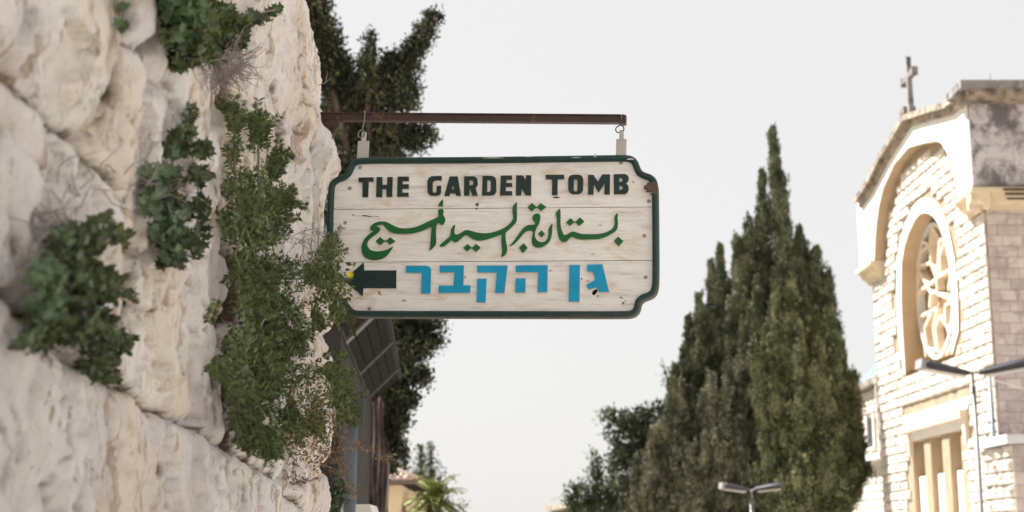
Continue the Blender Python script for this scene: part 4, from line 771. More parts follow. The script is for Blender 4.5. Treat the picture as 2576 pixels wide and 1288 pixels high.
# little green shrub at the foot of the steel post
r = leafy('shrub', 'grey green leafy shrub at the bottom beside the rock, left of the steel post', 'shrub', [(845, 1255, 10, 22), (855, 1235, 8, 20), (838, 1275, 8, 14)], 8.2, m_fol('shrub_green', (.04, .06, .04), (.07, .10, .07), (.1, .13, .09)), .03, .25, (848, (848, 1270)), .006)
#@@end
#@@p_church.py
# ------------------------------------------------------------------ church
XF, YC = 10.0, 29.45
dS = Vector((-0.017, 1, 0)).normalized(); dT = Vector((-1, -0.017, 0)).normalized(); C0 = Vector((XF, YC, 0))
def W3(s, z, t): return C0 + dS * s + dT * t + Vector((0, 0, z))
def fz(px, py, t=0.0):
    p = onplane(px, py, C0 + dT * t, dT); return ((p - C0).dot(dS), p.z)
def inside(p, poly):
    c = False; n = len(poly)
    for i in range(n):
        a, b = poly[i], poly[i - 1]
        if (a[1] > p[1]) != (b[1] > p[1]) and p[0] < (b[0] - a[0]) * (p[1] - a[1]) / (b[1] - a[1]) + a[0]: c = not c
    return c
GZ = ground_z(34) - .3
church = thing('church', (XF + 4, 34, ground_z(34)), 'sunlit pale stone church with stepped gable, rose window and stone cross, on the right', 'church')
TS = .3; USD = .3
arch = [fz(x, y, TS) for x, y in [(2409, 492), (2399, 441), (2390, 400), (2377, 375), (2368, 360), (2356, 354.5), (2326, 359), (2285, 370.5), (2248, 414), (2221, 473.6), (2211, 515), (2205, 556), (2201, 600), (2200, 632), (2199, 672)]]
topl = [fz(x, y, TS) for x, y in [(2154, 506), (2178, 462), (2212, 394), (2267, 298), (2308, 286), (2374, 265)]]
zl = fz(2175, 672, TS)[1]; sl_ = fz(2156, 520, TS)[0]; ztop = fz(2430, 216, TS)[1]; zr = fz(2459, 462, TS)[1]
slab = [(-USD + .06, zr)] + [(arch[0][0], zr)] + arch[1:-1] + [(arch[-1][0], zl), (sl_, zl)] + [(sl_, topl[0][1])] + topl[1:] + [(-USD + .06, ztop)]
b = MB(); b.prism([slab], W3, -.2, TS, 0, 1); b.m = [0 if (mi == 1 and all(W3(0, 0, 0).y - .4 > v_[1] or True for v_ in [b.v[q] for q in f]) and min(b.v[q][1] for q in f) < YC) else mi for f, mi in zip(b.f, b.m)]; b.build('gable_panel', [SMOOTH, REVEAL], church)
opn = [fz(x, y) for x, y in [(2281, 930), (2275, 840), (2271, 751), (2272, 660), (2279, 620), (2289, 587), (2307, 550), (2318, 539), (2329, 535), (2341, 537), (2353, 545), (2367, 567), (2380, 605), (2392, 665), (2399, 740), (2401, 830), (2398, 892)]]
zb_ = min(opn[0][1], opn[-1][1]); opn[0] = (opn[0][0], zb_); opn[-1] = (opn[-1][0], zb_)
WIN = []
for (lx, ly, rx, ry, py_) in ((2294.6, 1116.5, 2323.6, 1107.6, 1201.7), (2339.4, 1101, 2368.4, 1092, 1190), (2386.4, 1085, 2415.5, 1078.5, 1177)):
    a, c = fz(lx, ly), fz(rx, ry); zt = (a[1] + c[1]) / 2; WIN.append((c[0], a[0], zt, fz((lx + rx) / 2 + 8, py_)[1]))
zt = sum(w[2] for w in WIN) / 3; zp = sum(w[3] for w in WIN) / 3; WB = CZ - .9
sL = fz(2202, 800)[0]
core = [(0, GZ), (0, zr + .4), (arch[0][0] - .2, zr + .6)] + [(0.3, ztop - 1.0)] + [(p[0], p[1] - .35) for p in reversed(topl[1:])] + [(sL, topl[0][1] - .35), (sL, GZ)]
core = [(0, GZ), (0, zr + .3), (.1, ztop - .6)] + [(min(p[0], sL), p[1] - .5) for p in reversed(topl[1:])] + [(sL, topl[0][1] - .6), (sL, GZ)]
b = MB(); b.prism([core, opn] + [[(w[0], WB), (w[1], WB), (w[1], zt), (w[0], zt)] for w in WIN], W3, -.62, 0, 0, 1); b.build('facade_wall', [m_stone('facade_joint', (.24, .18, .12), (.32, .25, .17)), REVEAL], church)
b = MB(); b.box((XF + 6.2, 34.3, (GZ + ztop - .4) / 2), (11, 9.3, ztop - .4 - GZ)); b.build('building_body', SMOOTH, church)
# window surround, glazing back, tracery
cx_, cz_ = sum(p[0] for p in opn) / len(opn), sum(p[1] for p in opn) / len(opn)
n_ = len(opn); ring = []
for i, p in enumerate(opn):
    a, c = opn[i - 1], opn[(i + 1) % n_]; d = Vector((c[0] - a[0], c[1] - a[1])).normalized(); nn = Vector((d.y, -d.x))
    if nn.dot(Vector((p[0] - cx_, p[1] - cz_))) < 0: nn = -nn
    ring.append((p[0] + nn.x * .40, p[1] + nn.y * .36 if 0 < i < n_ - 1 else p[1]))
b = MB(); b.prism([ring, opn], W3, .0, .045, 0, 1); wr = b.build('rose_window', [SMOOTH, REVEAL], church)
gp = [(p[0] + (.2 if p[0] > cx_ else -.2), p[1]) for p in opn]
b = MB(); b.prism([[(min(p[0] for p in gp), zb_ - .2), (max(p[0] for p in gp), zb_ - .2), (max(p[0] for p in gp), max(p[1] for p in gp) + .2), (min(p[0] for p in gp), max(p[1] for p in gp) + .2)]], W3, -.66, -.60); b.build('window_back', REVEAL, wr)
def c6(x, y, t=-.36): return fz((3380 + x / 1.84) * .670833, (740 + y / 1.84) * .670833, t)
def bar(root, p, q, w=.07, t=-.36, dep=.2, m=None, nm='tracery_bar'):
    a, c = W3(p[0], p[1], t - dep / 2), W3(q[0], q[1], t - dep / 2); b = MB(); b.beam(a, c, w, dep, dT); b.build(nm, m or TRAC, root)
for ch in ([(205,190),(190,330),(200,450),(235,550)], [(205,190),(258,290),(245,540)], [(300,290),(262,400),(268,540)], [(128,385),(190,330)], [(98,655),(190,602),(245,552),(345,490)], [(115,500),(200,660),(190,760)], [(200,660),(245,640),(240,550)], [(105,735),(112,830),(245,762)], [(112,830),(155,1000),(165,1100)], [(205,790),(158,900),(175,1050)], [(245,762),(215,900),(240,1060)], [(262,820),(232,900),(250,1060)], [(298,750),(300,870),(350,1000),(308,1085)], [(298,745),(352,712)], [(240,660),(345,710)], [(320,640),(340,500),(330,430)], [(130,380),(118,500),(105,735)], [(190,330),(130,300)], [(170,1050),(250,1060)], [(200,450),(130,470)], [(298,870),(262,820)], [(300,290),(258,290)], [(300,290),(345,440)]):
    P = [c6(*p) for p in ch]
    for p, q in zip(P, P[1:]): bar(wr, p, q)
el = []; A0, A1 = c6(100, 640), c6(360, 560); zc = (c6(200, 180)[1] + c6(220, 1130)[1]) / 2; hz = abs(c6(200, 180)[1] - c6(220, 1130)[1]) / 2; sc0 = (A0[0] + A1[0]) / 2; hs = abs(A0[0] - A1[0]) / 2
E = [(sc0 + hs * math.cos(a), zc + hz * math.sin(a)) for a in np.linspace(0, 2 * math.pi, 33)[:-1]]; Ei = [(sc0 + (hs - .1) * math.cos(a), zc + (hz - .1) * math.sin(a)) for a in np.linspace(0, 2 * math.pi, 33)[:-1]]
b = MB(); b.prism([E, Ei], W3, -.56, -.34); b.build('tracery_ring', SMOOTH, wr)
# triple windows
for (s0, s1, _, _) in WIN:
    b = MB(); b.prism([[(s0 - .05, WB), (s1 + .05, WB), (s1 + .05, zt + .05), (s0 - .05, zt + .05)]], W3, -.60, -.55); w_ = b.build('window', m_plain('dark_brown_glazing', (.07, .055, .045), .3, .4), church)
    b = MB(); b.prism([[(s0 + .01, WB), (s1 - .01, WB), (s1 - .01, zp), (s0 + .01, zp)]], W3, -.5, -.12); b.build('blind_panel', SMOOTH, w_)
    b = MB(); b.prism([[(s0 + .04, zp), (s0 + .16, zp), (s0 + .16, zt), (s0 + .04, zt)]], W3, -.5, -.16); b.build('mullion', SMOOTH, w_)
h0, h1 = fz(2280, 1078, .1), fz(2424, 1022, .1); zh = (h0[1] + h1[1]) / 2
b = MB(); sa, sb = fz(2426, 1040, .1)[0], fz(2282, 1100, .1)[0]; b.prism([[(sa, zh - .18), (sb, zh - .18), (sb, zh), (sa, zh)]], W3, 0, .22); b.prism([[(sa, zh - .75), (sa + .14, zh - .75), (sa + .14, zh - .182), (sa, zh - .182)]], W3, 0, .12); b.prism([[(sb - .14, zh - .75), (sb, zh - .75), (sb, zh - .182), (sb - .14, zh - .182)]], W3, 0, .12); b.build('hood_moulding', TRAC, church)
b = MB(); b.prism([[(sa - .05, zh + .003), (sb + .1, zh + .003), (sb + .1, zh + .26), (sa - .05, zh + .26)]], W3, 0, .05); b.build('lintel_band', SMOOTH, church)
b = MB(); b.prism([[(sa + .143, zt + .003), (sb - .143, zt + .003), (sb - .143, zh - .183), (sa + .143, zh - .183)]], W3, 0, .035); b.build('lintel', SMOOTH, church)
# cornices
path = [fz(x, y, .5) for x, y in [(2148, 503), (2178, 458), (2211, 392), (2270, 295), (2318, 279), (2374, 263), (2428, 212)]]
def cpiece(p, q, t, h, z0, nm='cornice_stone'):
    L = math.hypot(q[0] - p[0], q[1] - p[1]); k = max(1, round(L / .62))
    for i in range(k):
        a = (p[0] + (q[0] - p[0]) * (i + .012) / k, p[1] + (q[1] - p[1]) * (i + .012) / k + z0); c = (p[0] + (q[0] - p[0]) * (i + .988) / k, p[1] + (q[1] - p[1]) * (i + .988) / k + z0)
        b = MB(); tt = t + random.uniform(-.008, .008); b.prism([[(a[0], a[1] - h), (a[0], a[1]), (c[0], c[1]), (c[0], c[1] - h)]], W3, -.3, tt); b.build(nm, CORNICE, church)
for p, q in zip(path, path[1:]): cpiece(p, q, .50, .14, .06); cpiece(p, q, .39, .15, -.085)
zc0 = path[-1][1]
b = MB(); 
for k in range(8): b = MB(); x0 = XF - .62 + k * .8; b.box((x0 + .395, YC - .35, zc0 - .02), (.785, 1.0, .16)); b.build('cap_stone', CAPST, church)
for k in range(8): b = MB(); x0 = XF - .45 + k * .8; b.box((x0 + .395, YC - .28, zc0 - .19), (.78, .8, .17)); b.build('cornice_stone', CORNICE, church)
for k in range(4):
    b = MB(); b.prism([[(-USD - .1 + (arch[0][0] + USD) * k / 4, zr - .04), (-USD - .1 + (arch[0][0] + USD) * (k + .98) / 4, zr - .04), (-USD - .1 + (arch[0][0] + USD) * (k + .98) / 4, zr - .003), (-USD - .1 + (arch[0][0] + USD) * k / 4, zr - .003)]], W3, 0, .36)
    b.build('corbel_moulding', CORNICE, church)
MLD = m_stone('tan_moulding', (.50, .40, .27), (.60, .50, .36))
def corb(pts3, u, L, nm='corbel_moulding', m=MLD):
    """profile of stepped moulding: pts (out, z) swept along u by L from origin"""
    b = MB(); o, out = pts3; n = len(PRF); v = []
    for k in (0, 1):
        for (q, z) in PRF: v.append(o + out * q + Vector((0, 0, z)) + u * (L * k))
    fs = [(i, (i + 1) % n, n + (i + 1) % n, n + i) for i in range(n)] + [tuple(reversed(range(n))), tuple(range(n, 2 * n))]; b.add(v, fs); b.build(nm, m, church)
PRF = [(0, 0), (.40, 0), (.40, -.09), (.30, -.12), (.26, -.24), (.12, -.32), (.10, -.42), (0, -.42)]
corb((W3(-.36, zr - .045, 0), dT), dS, arch[0][0] + .42); corb((W3(arch[-1][0] - .02, zl - .004, 0), dT), dS, sl_ - arch[-1][0] + .1)
corb((Vector((XF - .38, YC, zr - .045)), Vector((0, -1, 0))), Vector((1, 0, 0)), 6)
b = MB(); 
for k in range(3): b.box((XF + .62 + k * .03, YC - .42, zr - .10 - k * .10), (.7, .03, .035))
b.build('vent_slats', DARKWOOD, church)
# right side: dressed upper blocks and pink ashlar below
b = MB(); b.box((XF + 2.7, YC + .25, (GZ + zr) / 2 - .2), (5.4, .5, zr - GZ)); b.build('side_wall', MORTAR, church)
b = MB(); b.box((XF + 2.5, YC + .06, (zr + zc0) / 2 - .1), (5.594, .66, zc0 - zr - .2)); b.build('upper_side_wall', m_stone('dark_joint', (.16, .14, .14), (.22, .19, .19)), church)
def brickmesh(nm, m, rough, seed):
    r = random.Random(seed); b = MB(); N = 6; g = []; p1, p2, p3 = r.uniform(0, 6), r.uniform(0, 6), r.uniform(-.7, .7)
    for j in range(N):
        for i in range(N):
            u, v = i / (N - 1) - .5, j / (N - 1) - .5; e = (i in (0, N - 1)) or (j in (0, N - 1))
            w = .30 + rough * (.42 - .34 * v + p3 * u + .34 * math.sin(u * 7 + p1) + .16 * math.sin(v * 6 + u * 5 + p2) + r.uniform(-.14, .14))
            g.append((u + (0 if e else r.uniform(-.05, .05)), v * (1 if e else 1.12), .02 if e else w))
    vs = g + [(u, v, -1) for (u, v, w) in g]; f = []
    for j in range(N - 1):
        for i in range(N - 1): a = j * N + i; f.append((a, a + 1, a + N + 1, a + N))
    for i in range(N - 1):
        a = i; f.append((a + N * N, a + 1 + N * N, a + 1, a)); a = (N - 1) * N + i; f.append((a, a + 1, a + 1 + N * N, a + N * N)); a = i * N; f.append((a, a + N, a + N + N * N, a + N * N)); a = i * N + N - 1; f.append((a + N * N, a + N + N * N, a + N, a))
    b.add(vs, f); return b.mesh(nm, m)
PB = [brickmesh('stone_block', PINK, .12, k) for k in range(4)]; DBm = [brickmesh('stone_block', DIRTY, .0, k) for k in range(3)]; RB = [brickmesh('stone_block', STONE, 1.0, k) for k in range(8)]
def putb(me, c, ex, ey, ez, sx, sy, sz, root, name='stone_block'):
    M = Matrix((ex * sx, ey * sy, ez * sz)).transposed().to_4x4(); M.translation = c; return place(bpy.data.objects.new(name, me), root, M)
EX, EZ, EN = Vector((1, 0, 0)), Vector((0, 0, 1)), Vector((0, -1, 0))
row = 0; z = zr - .30
while z > GZ + .2:
    h = .232; x = XF + .01 - (0 if row % 2 else .17); 
    while x < XF + 2.3:
        w = random.uniform(.30, .46); x0 = max(x, XF + .01)
        if x + w > x0 + .06: putb(random.choice(PB), Vector(((x0 + x + w) / 2, YC - .012, z - h / 2)), EX, EZ, EN, x + w - x0 - .014, h - .014, .022, church)
        x += w
    z -= h; row += 1
z = zc0 - .29; rows = 4; hh = (zc0 - .29 - zr - .01) / rows
for r_ in range(rows):
    x = XF - .30; first = True
    while x < XF + 2.6:
        w = random.uniform(.55, .95); putb(random.choice(DBm), Vector((x + w / 2, YC - .275, z - hh / 2)), EX, EZ, EN, w - .01, hh - .01, .02, church); x += w
    z -= hh
# rough faced facade stones, course by course
cand = []; z = zr + 3.0; r_ = 0
while z > GZ + .3:
    h = .232; s = .02 if r_ % 2 else -.15; kill = z > topl[-1][1]
    while s < sL - .1:
        w = random.uniform(.30, .66); s0 = max(s, .01); s1 = min(s + w, sL); ok = s1 - s0 > .1
        if ok:
            for p in ((s0, z), (s1, z), (s0, z - h), (s1, z - h), ((s0 + s1) / 2, z - h / 2)):
                q = (p[0], p[1] + .02)
                if inside(q, slab) or inside(p, ring) or not inside(q, core + []) and z > zr: ok = False; break
                if z > zr - .42 and not inside(q, arch) and p[0] < arch[0][0] + .05: ok = False; break
                if zh + .26 > p[1] > WB - .2 and any(w_[0] - .02 < p[0] < w_[1] + .02 for w_ in WIN) and p[1] < zt + .3: ok = False; break
                if WB < p[1] < zt + .05 and WIN[2][0] - .12 < p[0] < WIN[0][1] + .12: ok = False; break
                if zt - .02 < p[1] < zh + .30 and sa - .06 < p[0] < sb + .12: ok = False; break
        if ok: cand.append((s0, s1, z, h))
        s += w
    z -= h; r_ += 1
def vis(c):
    x, y = proj(*W3((c[0] + c[1]) / 2, c[2] - c[3] / 2, 0)); return 0 <= x <= 2576 and -20 <= y <= 1300
cand.sort(key=lambda c: (not vis(c), c[0]))
stuff = MB()
for k, (s0, s1, z, h) in enumerate(cand):
    me = random.choice(RB); c = W3((s0 + s1) / 2, z - h / 2, .035); sx, sy, sz = s1 - s0 - .026, h - .010 - random.random() * .012, .036 * random.uniform(.4, 1.7)
    if k < 296: o = putb(me, c, -dS, EZ, dT, sx, sy, sz, church)
    else:
        M = Matrix((-dS * sx, EZ * sy, dT * sz)).transposed().to_4x4(); M.translation = c; stuff.add([M @ v.co for v in me.vertices], [tuple(p.vertices) for p in me.polygons])
o = stuff.build('stone_facing', STONE, church); o['kind'] = 'stuff'
# stone cross on the gable (parts of its own thing)
cb = at(2291, 274, 33.2); X0 = cb.x; cr = thing('stone_cross', (X0, 33.2, cb.z), 'grey stone cross on top of the church gable', 'cross')
zt_c = at(2285, 144, 33.2).z; za = at(2288, 194, 33.2).z
b = MB(); b.box((X0, 33.2, (cb.z + zt_c) / 2 - .1), (.13, .13, zt_c - cb.z + .2), taper=.85); b.build('shaft', CAPST, cr)
b = MB(); b.beam((X0, 32.72, za), (X0, 33.68, za), .13, .13); b.box((X0, 32.73, za), (.15, .10, .20)); b.box((X0, 33.67, za), (.15, .10, .20)); b.build('cross_arm', CAPST, cr)
b = MB(); b.box((X0, 33.5, cb.z + .02), (.3, .4, .16)); b.build('base_block', CAPST, cr)
# thin rod on roof
r = thing('roof_aerial', at(2491, 200, 31.5), 'thin aerial rod standing on the dark church parapet', 'aerial'); b = MB(); b.tube([at(2491, 215, 31.5), at(2491, 186, 31.5)], .008, 5); b.build('rod', LAMPGREY, r)
# annex behind
an = thing('church_annex', (11.5, 43, ground_z(43)), 'low stone annex with narrow dark window between the round cypress and the church', 'annex')
zt2 = at(2190, 968, 46.6).z; xa = 11.6
b = MB(); b.box((xa + 2, 45.6, (zt2 + GZ) / 2 - .2), (4, 12.6, zt2 - GZ)); b.build('annex_wall', STONE, an)
b = MB(); b.beam((xa - .06, 39.4, zt2 - .08), (xa - .06, 51.9, zt2 - .08), .5, .2); b.build('parapet_cornice', CORNICE, an)
b = MB(); b.add([(xa + .1, 44.5, zt2 + .02), (xa + .1, 49.3, zt2 + .02), (xa + .1, 49.0, zt2 + .12), (xa + .1, 44.5, zt2 + .85), (xa + .3, 44.5, zt2 + .02), (xa + .3, 49.3, zt2 + .02), (xa + .3, 49.0, zt2 + .12), (xa + .3, 44.5, zt2 + .85)], [(0, 3, 2, 1), (4, 5, 6, 7), (2, 3, 7, 6), (0, 1, 5, 4), (0, 4, 7, 3), (1, 2, 6, 5)]); b.build('metal_roof_panel', BLUEMET, an)
w0, w1 = at(2190, 1050, 46.1), at(2190, 1125, 46.1)
b = MB(); b.box((xa - .02, 46.1, (w0.z + w1.z) / 2), (.06, .75, w0.z - w1.z)); wn_ = b.build('window', m_plain('dark_glass', (.03, .035, .045), .2, .5), an)
b = MB(); b.box((xa - .07, 46.1, w1.z - .06), (.24, .95, .10)); b.build('sill', SMOOTH, wn_); b = MB(); b.box((xa - .05, 45.65, (w0.z + w1.z) / 2), (.16, .12, w0.z - w1.z + .2)); b.box((xa - .05, 46.55, (w0.z + w1.z) / 2), (.16, .12, w0.z - w1.z + .2)); b.build('frame', SMOOTH, wn_)
zl2 = at(2190, 1155, 46.1).z; b = MB(); b.beam((xa - .16, 39.4, zl2), (xa - .16, 51.9, zl2), .44, .16); b.build('ledge', SMOOTH, an)
for r_ in range(24):
    z = zt2 - .22 - r_ * .25; y = 44.3 + (.2 if r_ % 2 else 0)
    while y < 50.5:
        w = random.uniform(.35, .6)
        if not (45.5 < y + w / 2 < 46.7 and w1.z - .2 < z - .12 < w0.z + .1) and abs(z - .12 - zl2) > .2: putb(random.choice(RB), Vector((xa - .02, y + w / 2, z - .125)), Vector((0, -1, 0)), EZ, Vector((-1, 0, 0)), w - .01, .242, .05, an)
        y += w
b = MB(); b.tube([at(2203, 958, 44.4), at(2212, 1138, 44.4)], .035, 6); b.build('pipe', SMOOTH, an)
# nearer garden block at the right edge
gb = thing('gate_pier', (11.5, 27.6, ground_z(27)), 'stone wall with pale cap at the bottom right edge in front of the church side', 'wall')
zc2 = at(2550, 1096, 27).z; xb = at(2548, 1110, 27).x
b = MB(); b.box((xb + 2.2, 27.9, (zc2 + GZ) / 2 - .1), (4.3, 1.5, zc2 - GZ - .1)); b.build('wall_core', MORTAR, gb)
b = MB(); b.box((xb + 2.2, 27.85, zc2 - .06), (4.7, 1.9, .16)); b.build('cap_stone', m_stone('pale_coping', (.42, .41, .42), (.5, .49, .5)), gb)
for r_ in range(16):
    z = zc2 - .15 - r_ * .25; x = xb + .03 - (.18 if r_ % 2 else 0)
    while x < xb + 1.6:
        w = random.uniform(.34, .5); x0 = max(x, xb + .03); putb(random.choice(PB), Vector(((x0 + x + w) / 2, 27.14, z - .125)), EX, EZ, EN, x + w - x0 - .012, .238, .02, gb); x += w
    y = 27.15
    while y < 28.6:
        w = random.uniform(.3, .5); putb(random.choice(RB), Vector((xb + .03, y + w / 2, z - .125)), Vector((0, -1, 0)), EZ, Vector((-1, 0, 0)), w - .01, .242, .09, gb); y += w
#@@end
#@@p_rest.py
# ------------------------------------------------------------------ street lamps, poles, shed, house
def lamp(label, cx, cy, Y, k, lh, rh, polew, group='double headed street lamps'):
    """lh/rh: (inner x,y, outer x,y) of the heads in the photo grid"""
    top = at(cx, cy, Y); p0 = Vector((top.x, Y, ground_z(Y) + .12)); r = thing('street_lamp', p0, label, 'street lamp', group)
    b = MB(); b.tube([p0, p0 + Vector((0, 0, .5)), top - Vector((0, 0, .22 * k))], [polew * 1.5, polew, polew], 12); b.build('pole', LAMPGREY, r, True)
    b = MB(); b.tube([top - Vector((0, 0, .26 * k)), top], [polew * .62, polew * .62], 10); b.build('neck', LAMPGREY, r, True)
    for (ax, ay, bx, by) in (lh, rh):
        a, e = at(ax, ay, Y), at(bx, by, Y - .12); d = (e - a).normalized(); upd = (Vector((0, 0, 1)) - d * d.z).normalized(); sd = d.cross(upd)
        b = MB(); b.tube([top, a + d * .05], .022 * k, 8); arm = b.build('arm', LAMPGREY, r, True)
        b = MB(); L = (e - a).length; n = 10
        for i in range(n + 1):
            t = i / n; w = (.10 + .05 * math.sin(t * math.pi * .8)) * k; h = (.045 + .035 * min(1, t * 1.4)) * k * (1 if t < .96 else .7); c = a + d * L * t
            b.v += [tuple(c + sd * x * w + upd * y * h) for x, y in ((-1, -.7), (1, -.7), (1.0, .35), (.6, 1), (-.6, 1), (-1.0, .35))]
        for i in range(n):
            for q in range(6): o = i * 6; j = (q + 1) % 6; b.f.append((o + q, o + j, o + 6 + j, o + 6 + q)); b.m.append(0)
        b.f += [tuple(range(5, -1, -1)), tuple(n * 6 + q for q in range(6))]; b.m += [0, 0]
        hd = b.build('lamp_head', [LAMPDARK], r)
        b = MB(); b.beam(a + d * .06 - upd * .066 * k, e - d * .03 - upd * .082 * k, .22 * k, .03 * k, upd); b.build('diffuser', m_plain('lamp_pale_diffuser', (.42, .38, .34), .4, .5), hd)
        if bx < ax: b = MB(); b.beam(e - d * .10 * k, e + d * .03, .27 * k, .155 * k, upd); b.build('end_cap', m_plain('lamp_pale_cap', (.22, .215, .21), .4, .5), hd)
        else: b = MB(); b.beam(a + d * .06 + upd * .068 * k, e - d * .03 + upd * .085 * k, .14 * k, .012, upd); b.build('top_strip', m_plain('lamp_pale_cap', (.22, .215, .21), .4, .5), hd)
    return r
lamp('nearer and larger double headed street lamp in front of the church facade', 2447, 938, 27, 1.15, (2433, 940, 2314, 916), (2466, 938, 2592, 912), .038)
lamp('farther small double headed street lamp in front of the brown cypress', 1890.5, 1233, 36, 1.0, (1880, 1232, 1815, 1222), (1900, 1231, 1966, 1222), .055)
r = thing('thin_pole', at(2513, 1288, 28.9) * 1.0, 'thin blue grey pole at the church corner, right of the big street lamp', 'pole')
pb = at(2514, 1288, 28.9); b = MB(); b.tube([Vector((pb.x, 28.9, ground_z(29))), pb, at(2488, 938, 28.9)], .042, 8); b.build('pole_tube', GALV, r, True); b = MB(); b.tube([at(2504, 1140, 28.88), at(2503.5, 1150, 28.88)], .055, 8); b.build('clamp', GALV, r, True)
r = thing('cable', at(2497, 950, 28.8), 'slack pale cable from the thin pole across the pink church side wall', 'cable')
b = MB(); b.tube([at(2490, 944, 28.8), at(2505, 957, 28.8), at(2535, 966, 28.8), at(2565, 976, 28.8), at(2610, 985, 28.8)], .012, 5); b.build('wire', SMOOTH, r)
b = MB(); b.tube([at(2494, 950, 28.8), at(2498, 985, 28.8), at(2508, 1060, 28.8), at(2518, 1170, 28.8), at(2524, 1300, 28.8)], .010, 5); b.build('wire', SMOOTH, r)
# steel post beside the rock
pt = at(884, 1075, 9.0); r = thing('steel_post', (pt.x, 9.0, ground_z(9) + .12), 'round galvanised steel post beside the rock at the bottom, left of the tree trunk', 'post')
b = MB(); b.tube([(pt.x, 9, ground_z(9) + .12), (pt.x, 9, pt.z)], .0385, 24); b.build('tube', GALV, r, True)
b = MB(); b.tube([(pt.x, 9, pt.z), (pt.x, 9, pt.z + .012)], [.041, .036], 20); b.build('cap', LAMPGREY, r, True)
b = MB(); b.tube([(pt.x, 9, pt.z - .45), (pt.x, 9, pt.z - .42)], .0405, 20); b.build('clamp', LAMPGREY, r, True)
# low white wall behind the post
lw = at(845, 1268, 9.8); lr = at(924, 1268, 9.8); r = thing('low_wall', ((lw.x + lr.x) / 2, 10, ground_z(10)), 'top of a low whitewashed wall behind the steel post', 'wall')
b = MB(); b.box(((lw.x + lr.x) / 2 - .3, 10.1, (lw.z + ground_z(10)) / 2 - .03), (lr.x - lw.x + .6, .5, lw.z - ground_z(10) - .06)); b.build('wall_body', SMOOTH, r)
b = MB(); b.box(((lw.x + lr.x) / 2 - .3, 10.1, lw.z - .028), (lr.x - lw.x + .66, .56, .055), taper=.96); b.build('coping', SMOOTH, r)
# dark shed with slanting propped canopy
sh = thing('dark_shed', (-2.2, 16, ground_z(16)), 'dark grey boarded shed with slanting ribbed canopy, below and behind the sign', 'shed')
def wx(Y): return -1.58 - (Y - 13.4) * .055
ZB, ZO = 3.50, 3.87; OUT = .37
Yn, Yf = 12.6, 19.5; gz = ground_z(20) - .3
NB = 16
for k in range(NB):
    y0 = Yn + (Yf - Yn) * k / NB; y1 = Yn + (Yf - Yn) * (k + .985) / NB
    b = MB(); b.add([(wx(y0), y0, gz), (wx(y1), y1, gz), (wx(y1), y1, ZB), (wx(y0), y0, ZB), (wx(y0) - .05, y0, gz), (wx(y1) - .05, y1, gz), (wx(y1) - .05, y1, ZB), (wx(y0) - .05, y0, ZB)], [(0, 1, 2, 3), (7, 6, 5, 4), (0, 4, 5, 1), (3, 2, 6, 7), (1, 5, 6, 2), (4, 0, 3, 7)]); b.build('wall_board', DARKMET, sh)
for k in range(6):
    x1 = wx(Yn) + .02 - k * .25; b = MB(); b.box((x1 - .12, Yn + .03, (ZB + gz) / 2 + .35), (.24, .05, ZB - gz + .7)); b.build('wall_board', DARKMET, sh)
N1, N2 = 7, 4
def cv(y, u, o=0): return Vector((wx(y) + OUT * u + o * .7, y, ZB + (ZO - ZB) * u - o * .7))
for i in range(N1):
    for j in range(N2):
        ya, yb = Yn + (Yf - Yn) * i / N1 + .006, Yn + (Yf - Yn) * (i + 1) / N1 - .006; ua, ub = j / N2 + .01, (j + 1) / N2 - .01
        P = [cv(ya, ua), cv(yb, ua), cv(yb, ub), cv(ya, ub)]; Q = [cv(ya, ua, -.03), cv(yb, ua, -.03), cv(yb, ub, -.03), cv(ya, ub, -.03)]
        b = MB(); b.add(P + Q, [(0, 1, 2, 3), (7, 6, 5, 4), (0, 4, 5, 1), (1, 5, 6, 2), (2, 6, 7, 3), (3, 7, 4, 0)]); b.build('canopy_panel', DARKWOOD, sh)
b = MB(); b.add([cv(Yn, 0, -.035), cv(Yf, 0, -.035), cv(Yf, 1, -.035), cv(Yn, 1, -.035), cv(Yn, 0, -.06), cv(Yf, 0, -.06), cv(Yf, 1, -.06), cv(Yn, 1, -.06)], [(0, 1, 2, 3), (7, 6, 5, 4), (0, 4, 5, 1), (1, 5, 6, 2), (2, 6, 7, 3), (3, 7, 4, 0)]); b.build('canopy_deck', DARKWOOD, sh)
for (y, w) in ((13.35, .16), (15.9, .04), (18.4, .035)):
    b = MB(); b.beam(cv(y, -.02, .012), cv(y, 1.0, .012), .035, w, Vector((0, 1, 0))); b.build('rib', RAIL, sh)
b = MB(); b.beam(cv(Yn, 1.02, .0), cv(Yf, 1.02, .0), .05, .06); b.build('edge_rail', DARKMET, sh); b = MB(); b.beam(cv(Yn, 0, .01), cv(Yf, 0, .01), .03, .04); b.build('eaves_rail', DARKMET, sh)
b = MB(); b.tube([Vector((wx(16.3) + .04, 16.3, ZB - .02)), Vector((wx(16.3) + .04, 16.3, ZB - .55))], .012, 6); b.build('conduit', RAIL, sh)
